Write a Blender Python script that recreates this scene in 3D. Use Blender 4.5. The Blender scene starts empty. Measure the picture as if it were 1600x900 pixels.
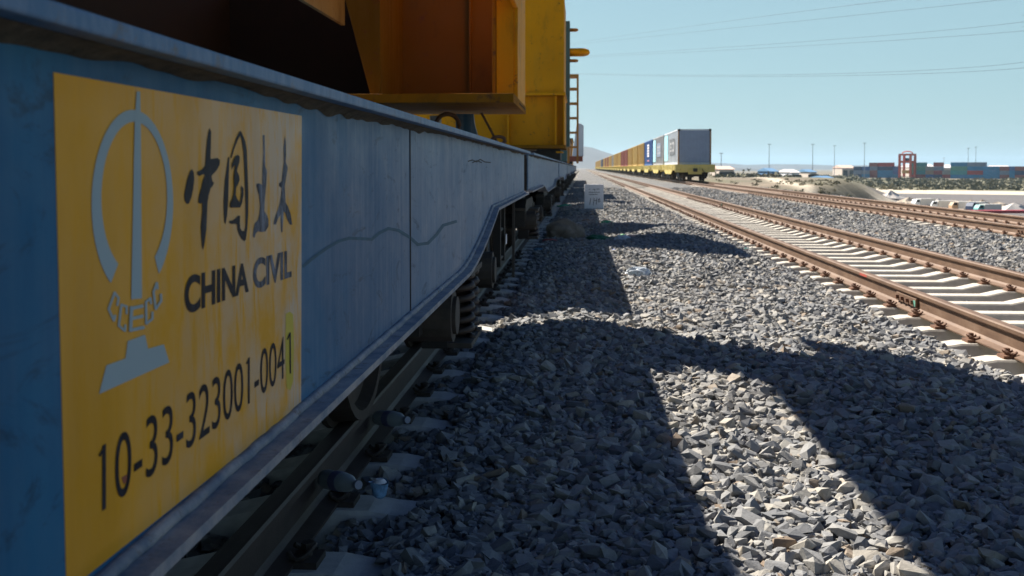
import bpy, bmesh, math, random
import numpy as np
from mathutils import Vector, Matrix, Euler
from mathutils.geometry import tessellate_polygon
R = math.radians
rnd = random.Random(7)
nr = np.random.default_rng(11)
scene = bpy.context.scene
COL = scene.collection

# ------------------------------------------------------------------ camera
CAM_Z = 1.0
F = 1600.0
cd = bpy.data.cameras.new("camera")
cam = bpy.data.objects.new("camera", cd); COL.objects.link(cam)
cam.location = (0, 0, CAM_Z)
PITCH, YAW = 2.0, 3.86
cam.rotation_euler = (R(90 - PITCH), 0, R(YAW))
cd.sensor_width = 36; cd.lens = 36.0 * F / 1600.0
PY = 262 + F * math.tan(R(PITCH))
cd.shift_y = -(450 - PY) / 1600.0
cd.clip_start = 0.05; cd.clip_end = 20000
cd.dof.use_dof = True; cd.dof.focus_distance = 2.9; cd.dof.aperture_fstop = 9.5
scene.camera = cam
CR = Euler(cam.rotation_euler).to_matrix()

def ray(px, py):
    return CR @ Vector(((px - 800) / F, -(py - PY) / F, -1))
def atx(px, py, X):
    "point of the lateral plane x = X"
    d = ray(px, py); return Vector((0, 0, CAM_Z)) + d * (X / d.x)
def aty(px, py, Y):
    d = ray(px, py); return Vector((0, 0, CAM_Z)) + d * (Y / d.y)

# ------------------------------------------------------------------ light
SUN_DIR = Vector((-0.64, 0.88, 1.0)).normalized()
world = bpy.data.worlds.new("World"); scene.world = world
world.use_nodes = True
wn = world.node_tree; wn.nodes.clear()
sky = wn.nodes.new("ShaderNodeTexSky"); sky.sky_type = 'NISHITA'
sky.sun_disc = False
sky.sun_elevation = math.asin(SUN_DIR.z)
sky.sun_rotation = math.atan2(SUN_DIR.x, SUN_DIR.y)
sky.air_density = 1.0; sky.dust_density = 0.6; sky.ozone_density = 2.0
bg = wn.nodes.new("ShaderNodeBackground"); bg.inputs[1].default_value = 0.05
wo = wn.nodes.new("ShaderNodeOutputWorld")
# pale teal haze band low in the sky, deep blue overhead
tcw = wn.nodes.new("ShaderNodeTexCoord"); sepw = wn.nodes.new("ShaderNodeSeparateXYZ")
wn.links.new(tcw.outputs["Generated"], sepw.inputs[0])
rw = wn.nodes.new("ShaderNodeValToRGB"); rw.color_ramp.interpolation = 'EASE'
rw.color_ramp.elements[0].position = 0.13; rw.color_ramp.elements[0].color = (1, 1, 1, 1)
rw.color_ramp.elements[1].position = 0.45; rw.color_ramp.elements[1].color = (0, 0, 0, 1)
wn.links.new(sepw.outputs[2], rw.inputs[0])
hz = wn.nodes.new("ShaderNodeMix"); hz.data_type = 'RGBA'; hz.blend_type = 'MIX'
tint = wn.nodes.new("ShaderNodeMix"); tint.data_type = 'RGBA'; tint.blend_type = 'MULTIPLY'; tint.inputs[0].default_value = 1
tint.inputs[7].default_value = (.28, .40, .62, 1); wn.links.new(sky.outputs[0], tint.inputs[6])
wn.links.new(rw.outputs[0], hz.inputs[0]); wn.links.new(tint.outputs[2], hz.inputs[6])
add = wn.nodes.new("ShaderNodeMix"); add.data_type = 'RGBA'; add.blend_type = 'MIX'; add.inputs[0].default_value = .80
add.inputs[7].default_value = (2.9, 4.7, 5.2, 1); wn.links.new(sky.outputs[0], add.inputs[6])
wn.links.new(add.outputs[2], hz.inputs[7]); wn.links.new(hz.outputs[2], bg.inputs[0]); wn.links.new(bg.outputs[0], wo.inputs[0])

sd = bpy.data.lights.new("sun", 'SUN'); sd.energy = 5.0; sd.angle = R(0.55)
sd.color = (1.0, 0.93, 0.82)
sun = bpy.data.objects.new("sun", sd); COL.objects.link(sun)
sun.rotation_euler = SUN_DIR.to_track_quat('Z', 'Y').to_euler()

vs = scene.view_settings
scene.display_settings.display_device = 'sRGB'
vs.view_transform = 'Standard'; vs.look = 'None'; vs.gamma = 1; vs.use_curve_mapping = False
vs.exposure = 1.3
HAZE = .00010

# ------------------------------------------------------------------ helpers
def tag(o, label=None, cat=None, group=None, kind=None):
    if label: o["label"] = label
    if cat: o["category"] = cat
    if group: o["group"] = group
    if kind: o["kind"] = kind
    return o

def thing(name, label, cat, loc=(0, 0, 0), rz=0, group=None):
    o = bpy.data.objects.new(name, None); COL.objects.link(o)
    o.empty_display_size = 0.2
    o.location = loc; o.rotation_euler = (0, 0, rz)
    return tag(o, label, cat, group)

class MB:
    "collects simple shapes for one mesh"
    def __init__(s): s.v = []; s.f = []
    def add(s, vs_, fs_):
        n = len(s.v); s.v += [tuple(v) for v in vs_]; s.f += [tuple(n + i for i in f) for f in fs_]; return s
    def box(s, x0, x1, y0, y1, z0, z1):
        v = [(x, y, z) for z in (z0, z1) for y in (y0, y1) for x in (x0, x1)]
        return s.add(v, [(0, 2, 3, 1), (4, 5, 7, 6), (0, 1, 5, 4), (2, 6, 7, 3), (0, 4, 6, 2), (1, 3, 7, 5)])
    def prism(s, poly, axis, a, b):
        "extrude a 2D outline along axis 'x','y' or 'z' between a and b"
        def P(p, t):
            return {'x': (t, p[0], p[1]), 'y': (p[0], t, p[1]), 'z': (p[0], p[1], t)}[axis]
        n = len(poly)
        v = [P(p, a) for p in poly] + [P(p, b) for p in poly]
        f = [(i, (i + 1) % n, n + (i + 1) % n, n + i) for i in range(n)]
        for t in tessellate_polygon([[Vector((p[0], p[1], 0)) for p in poly]]):
            f.append(tuple(t)); f.append(tuple(n + i for i in reversed(t)))
        return s.add(v, f)
    def tube(s, pts, r, n=8, closed=False):
        pts = [Vector(p) for p in pts]; m = len(pts)
        rings = []
        for i, p in enumerate(pts):
            a = pts[(i - 1) % m] if (closed or i > 0) else p
            b = pts[(i + 1) % m] if (closed or i < m - 1) else p
            t = (b - a).normalized()
            u = t.cross(Vector((0, 0, 1)))
            if u.length < 1e-3: u = t.cross(Vector((1, 0, 0)))
            u.normalize(); w = t.cross(u)
            rr = r[i] if isinstance(r, (list, tuple)) else r
            rings.append([p + (u * math.cos(2 * math.pi * k / n) + w * math.sin(2 * math.pi * k / n)) * rr for k in range(n)])
        v = [q for g in rings for q in g]; f = []
        for i in range(m if closed else m - 1):
            j = (i + 1) % m
            for k in range(n):
                f.append((i * n + k, i * n + (k + 1) % n, j * n + (k + 1) % n, j * n + k))
        if not closed:
            f.append(tuple(range(n))[::-1]); f.append(tuple((m - 1) * n + k for k in range(n)))
        return s.add(v, f)
    def cyl(s, c, r, h, axis='z', n=24, r2=None):
        r2 = r if r2 is None else r2
        ax = {'x': Vector((1, 0, 0)), 'y': Vector((0, 1, 0)), 'z': Vector((0, 0, 1))}[axis]
        c = Vector(c); return s.tube([c - ax * h / 2, c + ax * h / 2], [r, r2], n)
    def build(s, name, mat, parent=None, bevel=0, smooth=False):
        me = bpy.data.meshes.new(name)
        me.from_pydata(s.v, [], s.f); me.update()
        bm = bmesh.new(); bm.from_mesh(me); bmesh.ops.recalc_face_normals(bm, faces=bm.faces)
        if bevel:
            es = [e for e in bm.edges if len(e.link_faces) == 2 and e.calc_face_angle(0) > 0.6]
            bmesh.ops.bevel(bm, geom=es, offset=bevel, segments=2, affect='EDGES', profile=0.6, clamp_overlap=True)
        if smooth:
            for f in bm.faces: f.smooth = True
        bm.to_mesh(me); bm.free()
        me.materials.append(mat)
        o = bpy.data.objects.new(name, me); COL.objects.link(o)
        if parent: o.parent = parent
        return o

def copy_tree(o, parent=None):
    c = o.copy(); COL.objects.link(c); c.parent = parent
    for ch in kids(o): copy_tree(ch, c)
    return c
_k = {}
def kids(o):
    return [c for c in list(COL.objects) if c.parent is o] if o.name not in _k else _k[o.name]
def freeze(o):
    "remember children so that copying stays quick"
    ks = [c for c in list(COL.objects) if c.parent is o]
    _k[o.name] = ks
    for c in ks: freeze(c)

# ------------------------------------------------------------------ materials
class NT:
    def __init__(s, name):
        s.m = bpy.data.materials.new(name); s.m.use_nodes = True
        s.t = s.m.node_tree; s.b = s.t.nodes["Principled BSDF"]
        s.tc = s.t.nodes.new("ShaderNodeTexCoord")
        s.geo = s.t.nodes.new("ShaderNodeNewGeometry")
    def n(s, kind, **k):
        x = s.t.nodes.new(kind)
        for a, b in k.items(): setattr(x, a, b)
        return x
    def l(s, a, b): s.t.links.new(a, b)
    def pos(s, scale=(1, 1, 1), world=False):
        mp = s.n("ShaderNodeMapping"); mp.inputs["Scale"].default_value = scale
        s.l(s.geo.outputs["Position"] if world else s.tc.outputs["Object"], mp.inputs[0]); return mp.outputs[0]
    def noise(s, scale, detail=4, rough=.55, vec=None, dist=0):
        x = s.n("ShaderNodeTexNoise"); x.inputs["Scale"].default_value = scale
        x.inputs["Detail"].default_value = detail; x.inputs["Roughness"].default_value = rough
        x.inputs["Distortion"].default_value = dist
        s.l(vec if vec is not None else s.pos(), x.inputs["Vector"]); return x.outputs["Fac"]
    def ramp(s, fac, stops):
        x = s.n("ShaderNodeValToRGB"); cr = x.color_ramp
        while len(cr.elements) < len(stops): cr.elements.new(0.5)
        for e, (p, c) in zip(cr.elements, stops):
            e.position = p; e.color = (c, c, c, 1) if not isinstance(c, (tuple, list)) else (*c[:3], 1)
        s.l(fac, x.inputs[0]); return x.outputs[0]
    def mix(s, fac, a, b, mode='MIX'):
        x = s.n("ShaderNodeMix", data_type='RGBA', blend_type=mode)
        for k, (sock, val) in enumerate(((x.inputs[0], fac), (x.inputs[6], a), (x.inputs[7], b))):
            if isinstance(val, (int, float)): sock.default_value = val if k == 0 else (val, val, val, 1)
            elif isinstance(val, (tuple, list)): sock.default_value = (*val[:3], 1)
            else: s.l(val, sock)
        return x.outputs[2]
    def color(s, c):
        if isinstance(c, (tuple, list)): s.b.inputs["Base Color"].default_value = (*c[:3], 1)
        else: s.l(c, s.b.inputs["Base Color"])
    def rough(s, c):
        if isinstance(c, (int, float)): s.b.inputs["Roughness"].default_value = c
        else: s.l(c, s.b.inputs["Roughness"])
    def bump(s, h, strength=.3, dist=.01):
        x = s.n("ShaderNodeBump"); x.inputs["Strength"].default_value = strength; x.inputs["Distance"].default_value = dist
        s.l(h, x.inputs["Height"]); s.l(x.outputs[0], s.b.inputs["Normal"])

def paint(name, base, faded=None, dirt=(.06, .045, .03), streak=8, amt=.5, rust=0.0, rough=.5, bump=.15, scale=1.0, spec=.22):
    "worn paint: vertical streaks of a faded tone, dirt patches and a little rust"
    t = NT(name); t.b.inputs['Specular IOR Level'].default_value = spec; faded = faded or tuple(min(1, c * 1.3 + .02) for c in base)
    v = t.pos((streak * scale, streak * scale, .5 * scale))
    st = t.ramp(t.noise(2.2, 6, .65, v), [(.42, 0.0), (.68, 1.0)])
    patch = t.ramp(t.noise(1.3 * scale, 5, .6), [(.35, 0.0), (.7, amt)])
    c = t.mix(t.mix(1.0, st, patch, 'MULTIPLY'), base, faded)
    big = t.ramp(t.noise(.9 * scale, 3, .5), [(.3, .82), (.7, 1.08)])
    c = t.mix(1.0, c, big, 'MULTIPLY')
    d = t.ramp(t.noise(3.1 * scale, 9, .72, t.pos((1.5, 1.5, .6))), [(.55, 0.0), (.78, .75)])
    c = t.mix(d, c, dirt)
    if rust:
        r = t.ramp(t.noise(9 * scale, 8, .75), [(.62 - rust * .15, 0.0), (.7 - rust * .1, 1.0)])
        c = t.mix(r, c, (.13, .055, .025))
    t.color(c)
    t.rough(t.ramp(t.noise(5 * scale, 6, .7), [(.3, rough - .12), (.75, min(1, rough + .2))]))
    t.bump(t.noise(38 * scale, 5, .6), bump, .002)
    return t.m

def flat(name, c, rough=.7, var=.15, scale=6, metallic=0, bump=0.1):
    t = NT(name)
    n = t.noise(scale, 6, .65)
    t.color(t.ramp(n, [(.25, tuple(x * (1 - var) for x in c)), (.75, tuple(min(1, x * (1 + var)) for x in c))]))
    t.rough(rough); t.b.inputs["Metallic"].default_value = metallic
    if bump: t.bump(t.noise(scale * 12, 4, .6), bump, .003)
    return t.m

M = {}
# faded blue girder paint
def girder_paint():
    t = NT("blue_girder_paint")
    base, mid, pale = (.003, .085, .20), (.009, .135, .28), (.20, .26, .36)
    v = t.pos((1, 26, .9))
    s1 = t.ramp(t.noise(1.6, 7, .7, v), [(.4, 0.0), (.66, 1.0)])
    s2 = t.ramp(t.noise(1.1, 5, .6, t.pos((1, 3.0, 1.1))), [(.4, 0.0), (.62, 1.0)])
    c = t.mix(s2, base, mid)
    # paler with distance along the train: grazing sky sheen painted into the colour
    sep = t.n("ShaderNodeSeparateXYZ"); t.l(t.geo.outputs["Position"], sep.inputs[0])
    mr = t.n("ShaderNodeMapRange"); mr.inputs[1].default_value = 1.3; mr.inputs[2].default_value = 3.2
    mr.inputs[3].default_value = .03; mr.inputs[4].default_value = .85
    t.l(sep.outputs[1], mr.inputs[0])
    ch = t.mix(1.0, mr.outputs[0], t.ramp(t.noise(2.6, 6, .65, t.pos((1, 9, .45))), [(.25, .35), (.7, 1.0)]), 'MULTIPLY')
    c = t.mix(ch, c, pale)
    c = t.mix(t.mix(1.0, s1, t.mix(.5, mr.outputs[0], .12), 'MULTIPLY'), c, (.20, .27, .36))
    sc = t.ramp(t.noise(3.2, 10, .72, t.pos((1, 1.0, 2.6)), 2.5), [(.56, 0.0), (.66, .6)])
    c = t.mix(sc, c, (.008, .035, .07))
    rr = t.ramp(t.noise(14, 9, .8), [(.66, 0.0), (.72, .8)])
    c = t.mix(rr, c, (.12, .07, .045))
    t.color(c); t.b.inputs['Specular IOR Level'].default_value = .16; t.rough(t.ramp(t.noise(7, 6, .7), [(.3, .42), (.7, .66)]))
    t.bump(t.noise(60, 6, .65), .25, .0012)
    return t.m
M['girder'] = girder_paint()
def flange_paint():
    t = NT("flange_paint")
    c = t.mix(t.ramp(t.noise(1.4, 7, .7, t.pos((1, 22, 6))), [(.4, 0.0), (.65, 1.0)]), (.04, .13, .26), (.13, .21, .33))
    c = t.mix(t.ramp(t.noise(16, 9, .78), [(.54, 0.0), (.64, .85)]), c, (.12, .10, .09))
    c = t.mix(t.ramp(t.noise(30, 6, .8), [(.62, 0.0), (.68, .9)]), c, (.15, .07, .04))
    t.color(c); t.rough(.55); t.bump(t.noise(45, 6, .7), .5, .002)
    return t.m
M['flange'] = flange_paint()
def low_flange():
    t = NT("dusty_flange_paint")
    c = t.mix(t.ramp(t.noise(9, 8, .75), [(.38, 0.0), (.6, 1.0)]), (.13, .17, .23), (.34, .33, .34))
    c = t.mix(t.ramp(t.noise(26, 8, .8), [(.55, 0.0), (.66, .8)]), c, (.12, .075, .06))
    t.color(c); t.rough(.75); t.bump(t.noise(40, 7, .7), .8, .003)
    return t.m
M['lowflange'] = low_flange()
def grime_shade():
    t = NT("mud_and_shade")
    c = t.ramp(t.noise(35, 8, .7), [(.3, (.03, .03, .025)), (.6, (.10, .085, .06)), (.75, (.24, .21, .16))])  # mud tones darkened to take in the shadow below the deck edge
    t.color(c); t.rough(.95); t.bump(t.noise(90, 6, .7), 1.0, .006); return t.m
M['grime_shade'] = grime_shade()
M['bluemark'] = flat("blue_brush_mark", (.014, .085, .145), .7, .3, 20, 0, 0)
M['seam'] = flat("dark_seam", (.01, .012, .016), .8)
def sign_yellow():
    t = NT("sign_yellow_paint")
    sep = t.n("ShaderNodeSeparateXYZ"); t.l(t.geo.outputs["Position"], sep.inputs[0])
    mr = t.n("ShaderNodeMapRange"); mr.inputs[1].default_value = 1.0; mr.inputs[2].default_value = 1.7; mr.inputs[4].default_value = 1; mr.inputs[3].default_value = .10
    t.l(sep.outputs[1], mr.inputs[0])
    w = t.ramp(t.noise(2.0, 8, .75, t.pos((1, 22, 3.2)), .6), [(.38, 0.0), (.50, 1.0)])
    w2 = t.ramp(t.noise(5, 5, .6), [(.38, .05), (.55, 1.0)])
    f = t.mix(1.0, t.mix(1.0, w, w2, 'MULTIPLY'), mr.outputs[0], 'MULTIPLY')
    c = t.mix(f, (.76, .365, .012), (.60, .50, .40))
    c = t.mix(t.ramp(t.noise(1.6, 6, .6, t.pos((1, 3, .6))), [(.5, 0.0), (.75, .6)]), c, (.52, .25, .015))
    c = t.mix(t.ramp(t.noise(22, 9, .8), [(.68, 0.0), (.72, .8)]), c, (.10, .05, .03))
    t.color(c); t.b.inputs['Specular IOR Level'].default_value = .15; t.rough(t.ramp(t.noise(9, 5, .6), [(.3, .4), (.7, .6)])); t.bump(t.noise(50, 5, .6), .2, .001)
    return t.m
M['sign'] = sign_yellow()
def ink(name, base, pale, lo, hi):
    t = NT(name)
    f = t.ramp(t.noise(2.2, 8, .8, t.pos((1, 14, 5)), .8), [(lo, 0.0), (hi, 1.0)])
    t.color(t.mix(f, base, pale)); t.rough(.55); t.b.inputs['Specular IOR Level'].default_value = .12; return t.m
M['ink'] = ink("black_lettering", (.008, .010, .018), (.05, .06, .09), .5, .75)
M['inkworn'] = ink("worn_lettering", (.012, .018, .035), (.22, .24, .30), .42, .6)
M['logo'] = ink("pale_blue_emblem", (.34, .44, .48), (.14, .28, .38), .60, .8)
M['patch'] = flat("lime_patch", (.52, .42, .02), .5, .1)
# yellow machine paint
M['yellow'] = paint("machine_yellow", (.68, .28, .003), (.58, .28, .025), (.12, .06, .015), 6, .6, .12, .6, .1, 1.0, .08)
M['yellowdull'] = paint("dull_machine_yellow", (.30, .125, .008), (.26, .14, .04), (.05, .03, .012), 5, .7, .4, .85, .2, 1.0, .03)  # darker copy of the machine yellow, for base plates and a column flange
M['webbrown'] = paint("shade_darkened_web", (.17, .078, .009), (.14, .07, .015), (.05, .025, .008), 3, .6, .1, .6, .2)  # machine yellow darkened in the colour for deep shade, with slight rust
M['beige'] = paint("dusty_beam_paint", (.25, .19, .09), (.30, .25, .16), (.08, .05, .02), 5, .6, .3, .8, .2)
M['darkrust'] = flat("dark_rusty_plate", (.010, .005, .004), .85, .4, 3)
M['teal'] = paint("dull_green_paint", (.06, .12, .11), None, (.04, .05, .05), 5, .5, .1, .5)
M['orange'] = paint("orange_brown_paint", (.38, .16, .03), None, (.08, .04, .02), 5, .5, .2, .6)
M['white'] = paint("off_white_paint", (.62, .64, .66), (.5, .5, .48), (.2, .17, .13), 5, .5, .02, .5)
M['white2'] = flat("white_board", (.72, .72, .76), .6, .06)
M['redpart'] = flat("red_brown_part", (.25, .06, .03), .6)
M['iron'] = flat("black_grimy_iron", (.022, .020, .019), .7, .4, 12, .0, .4)
M['ironlight'] = flat("dusty_iron", (.06, .05, .042), .75, .4, 14, 0, .4)
M['wheel'] = flat("wheel_steel", (.07, .055, .045), .55, .3, 14, .3, .2)
M['springs'] = flat("rusty_spring_steel", (.05, .034, .026), .6, .3, 20)
def rusty_rail():
    t = NT("rusty_rail_steel")
    c = t.ramp(t.noise(7, 8, .7, t.pos((1, .35, 1))), [(.3, (.09, .048, .027)), (.55, (.15, .088, .053)), (.75, (.21, .140, .095))])
    c = t.mix(t.ramp(t.noise(30, 6, .7), [(.5, 0.0), (.75, .5)]), c, (.09, .04, .022))
    t.color(c); t.rough(.62); t.b.inputs["Metallic"].default_value = .15
    t.bump(t.noise(60, 5, .65), .3, .002); return t.m
M['rail'] = rusty_rail()
M['rail_shaded'] = flat('shade_darkened_rail', (.045, .030, .024), .6, .4, 9, 0, .3)  # rail steel darkened to paint in the wagon's shade
M['concrete_mottled'] = flat('mottled_concrete', (.52, .50, .46), .9, .35, 7, 0, .4)  # mottled concrete for the near track's sleepers
M['clip_shaded'] = flat('shade_darkened_clip', (.04, .028, .022), .7, .4, 30)  # clip tone darkened to paint in the shade under the wagons
def conc():
    t = NT("sleeper_concrete")
    v = t.pos((1, 1, 1), True)
    c = t.ramp(t.noise(5, 7, .65, v), [(.28, (.40, .36, .30)), (.55, (.54, .50, .43)), (.8, (.64, .60, .52))])
    c = t.mix(t.ramp(t.noise(24, 8, .8, v), [(.60, 0.0), (.72, .6)]), c, (.2, .16, .12))
    t.color(c); t.rough(.9); t.bump(t.noise(55, 6, .7, v), .35, .003); return t.m
M['concrete'] = conc()
M['clip'] = flat("rail_clip_rust", (.14, .065, .035), .7, .4, 30)

def stone_mat():
    t = NT("ballast_stone")
    isl = t.geo.outputs["Random Per Island"]
    c = t.ramp(isl, [(0.0, (.10, .105, .115)), (.25, (.17, .175, .185)), (.58, (.245, .245, .245)), (.82, (.31, .295, .265)), (.94, (.40, .365, .31)), (.985, (.22, .16, .11))])
    c = t.mix(1.0, c, t.ramp(t.noise(45, 6, .7), [(.25, .72), (.75, 1.25)]), 'MULTIPLY')
    c = t.mix(t.ramp(t.noise(1.1, 5, .6), [(.45, 0.0), (.7, .38)]), c, (.24, .215, .18))   # dusty areas
    t.color(c); t.rough(.82); t.bump(t.noise(130, 5, .7), .55, .004); return t.m
M['stone'] = stone_mat()
def bed_mat():
    t = NT("ballast_bed")
    vo = t.n("ShaderNodeTexVoronoi"); vo.inputs["Scale"].default_value = 17; vo.inputs["Randomness"].default_value = 1
    wv = t.n("ShaderNodeMixRGB"); wv.blend_type = 'ADD'; wv.inputs[0].default_value = .06
    n0 = t.n("ShaderNodeTexNoise"); n0.inputs["Scale"].default_value = 9
    t.l(t.pos(), n0.inputs["Vector"]); t.l(t.pos(), wv.inputs[1]); t.l(n0.outputs["Color"], wv.inputs[2])
    t.l(wv.outputs[0], vo.inputs["Vector"])
    sp = t.n("ShaderNodeSeparateColor"); t.l(vo.outputs["Color"], sp.inputs[0])
    c = t.ramp(sp.outputs[0], [(0.0, (.085, .09, .10)), (.4, (.17, .17, .175)), (.8, (.28, .275, .265)), (1.0, (.36, .34, .30))])
    edge = t.ramp(vo.outputs["Distance"], [(.35, 1.0), (.62, .35)])
    c = t.mix(1.0, c, edge, 'MULTIPLY')
    c = t.mix(1.0, c, t.ramp(t.noise(.7, 7, .65), [(.3, .78), (.7, 1.2)]), 'MULTIPLY')
    t.color(c); t.rough(.9)
    inv = t.ramp(vo.outputs["Distance"], [(0.0, 1.0), (.7, 0.0)])
    t.bump(t.mix(.4, inv, t.noise(40, 5, .7)), 1.0, .05); return t.m
M['bed'] = bed_mat()

def terrain_mat():
    t = NT("earth_and_scrub")
    sep = t.n("ShaderNodeSeparateXYZ"); t.l(t.geo.outputs["Position"], sep.inputs[0])
    v = t.pos((1, 1, 1), True)
    earth = t.ramp(t.noise(.06, 8, .65, v), [(.3, (.125, .095, .068)), (.5, (.18, .138, .10)), (.72, (.25, .20, .145))])
    earth = t.mix(1.0, earth, t.ramp(t.noise(.8, 7, .7, v), [(.3, .7), (.7, 1.25)]), 'MULTIPLY')
    green = t.ramp(t.noise(.5, 7, .7, v), [(.3, (.055, .062, .028)), (.7, (.16, .145, .08))])
    g = t.ramp(t.noise(.022, 6, .7, v), [(.44, 0.0), (.56, .8)])
    c = t.mix(g, earth, green)
    at = t.n("ShaderNodeAttribute"); at.attribute_name = "zone"     # r: pale sand, g: dark yard floor, b: scrub
    s3 = t.n("ShaderNodeSeparateColor"); t.l(at.outputs["Color"], s3.inputs[0])
    c = t.mix(t.mix(1.0, s3.outputs[2], .85, 'MULTIPLY'), c, green)
    dark = t.ramp(t.noise(.08, 7, .7, v), [(.3, (.085, .08, .085)), (.7, (.15, .135, .13))])
    c = t.mix(s3.outputs[1], c, dark)
    sand = t.ramp(t.noise(.3, 6, .7, v), [(.3, (.46, .39, .29)), (.7, (.66, .58, .45))])
    c = t.mix(s3.outputs[0], c, sand)
    t.color(c); t.rough(.95); t.bump(t.noise(1.2, 7, .7, v), .7, .25); return t.m
M['terrain'] = terrain_mat()
M['hill'] = flat("dry_hill", (.065, .062, .065), .95, .35, .006, 0, 0)
M['scrub'] = flat("scrub_leaves", (.17, .16, .10), .9, .3, 1.5, 0, 0)
M['wire'] = flat("wire_metal", (.10, .13, .16), .9)
M['mast'] = flat("galvanised_mast", (.20, .23, .27), .6)
def simple(key, c, r=.6): M[key] = flat(key, c, r, .12, 4, 0, 0)

# ------------------------------------------------------------------ ground
T1, T2, T3 = -1.67, 3.58, 8.33
T2Z = -.04
GA = 0.7535
_ph = nr.random((40, 3)) * 6.283
_kd = nr.normal(size=(40, 2))
def wob(x, y, s, k0):
    "cheap smooth noise, about -1..1"
    r = 0
    for k in range(k0, k0 + 8):
        r = r + np.sin((x * _kd[k, 0] + y * _kd[k, 1]) / s + _ph[k, 0])
    return r / 4.0
def sm(a, b, x):
    t = np.clip((x - a) / (b - a), 0, 1); return t * t * (3 - 2 * t)
def bump2(x, y, cx, cy, sx, sy, h):
    return h * np.exp(-((x - cx) / sx) ** 2 - ((y - cy) / sy) ** 2)
def zb(x, y):
    x = np.asarray(x, float); y = np.asarray(y, float)
    z = -0.185 + 0.0 * x
    nm = wob(x, y, .55, 0) * .022 + wob(x, y, 1.5, 8) * .036
    for tc in (T1, T2, T3):
        d = np.abs(x - tc)
        z = z - (1 - (sm(1.10, 1.24, d) if tc > 8 else sm(1.0, 1.12, d))) * (.03 + .06 * (1 - sm(.78, .9, d)) if tc < 0 else .135)
    z = z + T2Z * (1 - sm(1.25, 1.9, np.abs(x - T2)))
    mid = 1.0
    for tc in (T1, T2, T3): mid = mid * sm(.95, 1.35, np.abs(x - tc))
    z = z + nm * (.25 + .75 * mid) + .02 * mid
    z = z + bump2(x, y, -.05, 7.9, .38, .55, .075) + bump2(x, y, 1.55, 5.3, .5, .7, .05) - bump2(x, y, .75, 4.2, .35, .6, .03)
    z = z + bump2(x, y, 1.6, 17.2, .62, 1.9, .17) + bump2(x, y, .0, 19.5, .6, .8, .07) + bump2(x, y, .45, 26, .7, 1.5, .09) + bump2(x, y, .4, 34, .7, 1.5, .09)
    z = z - sm(10.15, 18.0, x) * 5.2 * np.clip(1, 0, 1)
    return z

def grid_mesh(name, xs, ys, zf, mat, zone=None):
    X, Y = np.meshgrid(xs, ys); Z = zf(X, Y)
    v = np.stack([X, Y, Z], -1).reshape(-1, 3)
    nx, ny = len(xs), len(ys)
    i = np.arange((ny - 1) * (nx - 1)); r, c = i // (nx - 1), i % (nx - 1)
    a = r * nx + c
    f = np.stack([a, a + 1, a + nx + 1, a + nx], -1)
    me = bpy.data.meshes.new(name)
    me.vertices.add(len(v)); me.vertices.foreach_set("co", v.ravel().astype(np.float32))
    me.loops.add(f.size); me.loops.foreach_set("vertex_index", f.ravel().astype(np.int32))
    me.polygons.add(len(f)); me.polygons.foreach_set("loop_start", (np.arange(len(f)) * 4).astype(np.int32))
    me.polygons.foreach_set("loop_total", np.full(len(f), 4, np.int32))
    me.polygons.foreach_set("use_smooth", np.ones(len(f), bool))
    me.update(calc_edges=True)
    if zone is not None:
        at = me.color_attributes.new("zone", 'FLOAT_COLOR', 'POINT')
        at.data.foreach_set("color", zone(X, Y).reshape(-1).astype(np.float32))
    me.materials.append(mat)
    o = bpy.data.objects.new(name, me); COL.objects.link(o); return o

xs = np.concatenate([np.arange(-6.5, 6, .08), np.arange(6, 10.2, .2), np.array([10.4, 10.8, 11.3, 12])])
ys = np.concatenate([np.arange(-6, 24, .08), np.arange(24, 60, .3), np.geomspace(60, 3000, 60)])
def zbed(x, y): return zb(x, y) - .012
bed = grid_mesh("ballast_bed", xs, ys, zbed, M['bed']); tag(bed, kind='structure')

EX = .268
def edge_x(y):
    "where the plateau right of the line drops into the yard"
    e = np.interp(y, [-50, 20, 45, 60, 95, 140, 260, 420, 900, 4000], [11.5, 11.5, 11.8, 13.8, 21.0, 33, 62, 76, 85, 90])
    return e + wob(y, y * .3, 9.0, 16) * np.clip(y / 60.0, 0, 2.0)
def zt(x, y):
    e = edge_x(y)
    k = np.clip(y / 90.0, .55, 3)
    plate = -.75 + wob(x, y, 6.0, 0) * .12 - .5 * sm(60, 300, y) * sm(12, 30, x) * 0 + .22 * sm(13, 18, x) * sm(55, 80, y) * np.exp(-((y - 110) / 60.) ** 2)
    plate = plate - 2.5 * sm(120, 500, y)
    low = -5.75 + wob(x, y, 30.0, 24) * .25 - .15
    s = sm(0, 1, (x - e) / (6.5 * k))
    z = plate * (1 - s) + low * s
    # under the railway
    rail_zone = (1 - sm(10.2, 11.6, x)) * sm(-60, -7, x)
    z = z * (1 - rail_zone) + (-1.2) * rail_zone
    z = np.where(x < -7, -.9, z)
    # far land settles a little below eye level
    z = z * (1 - sm(900, 3000, y)) + (-7.5) * sm(900, 3000, y)
    return z
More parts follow.
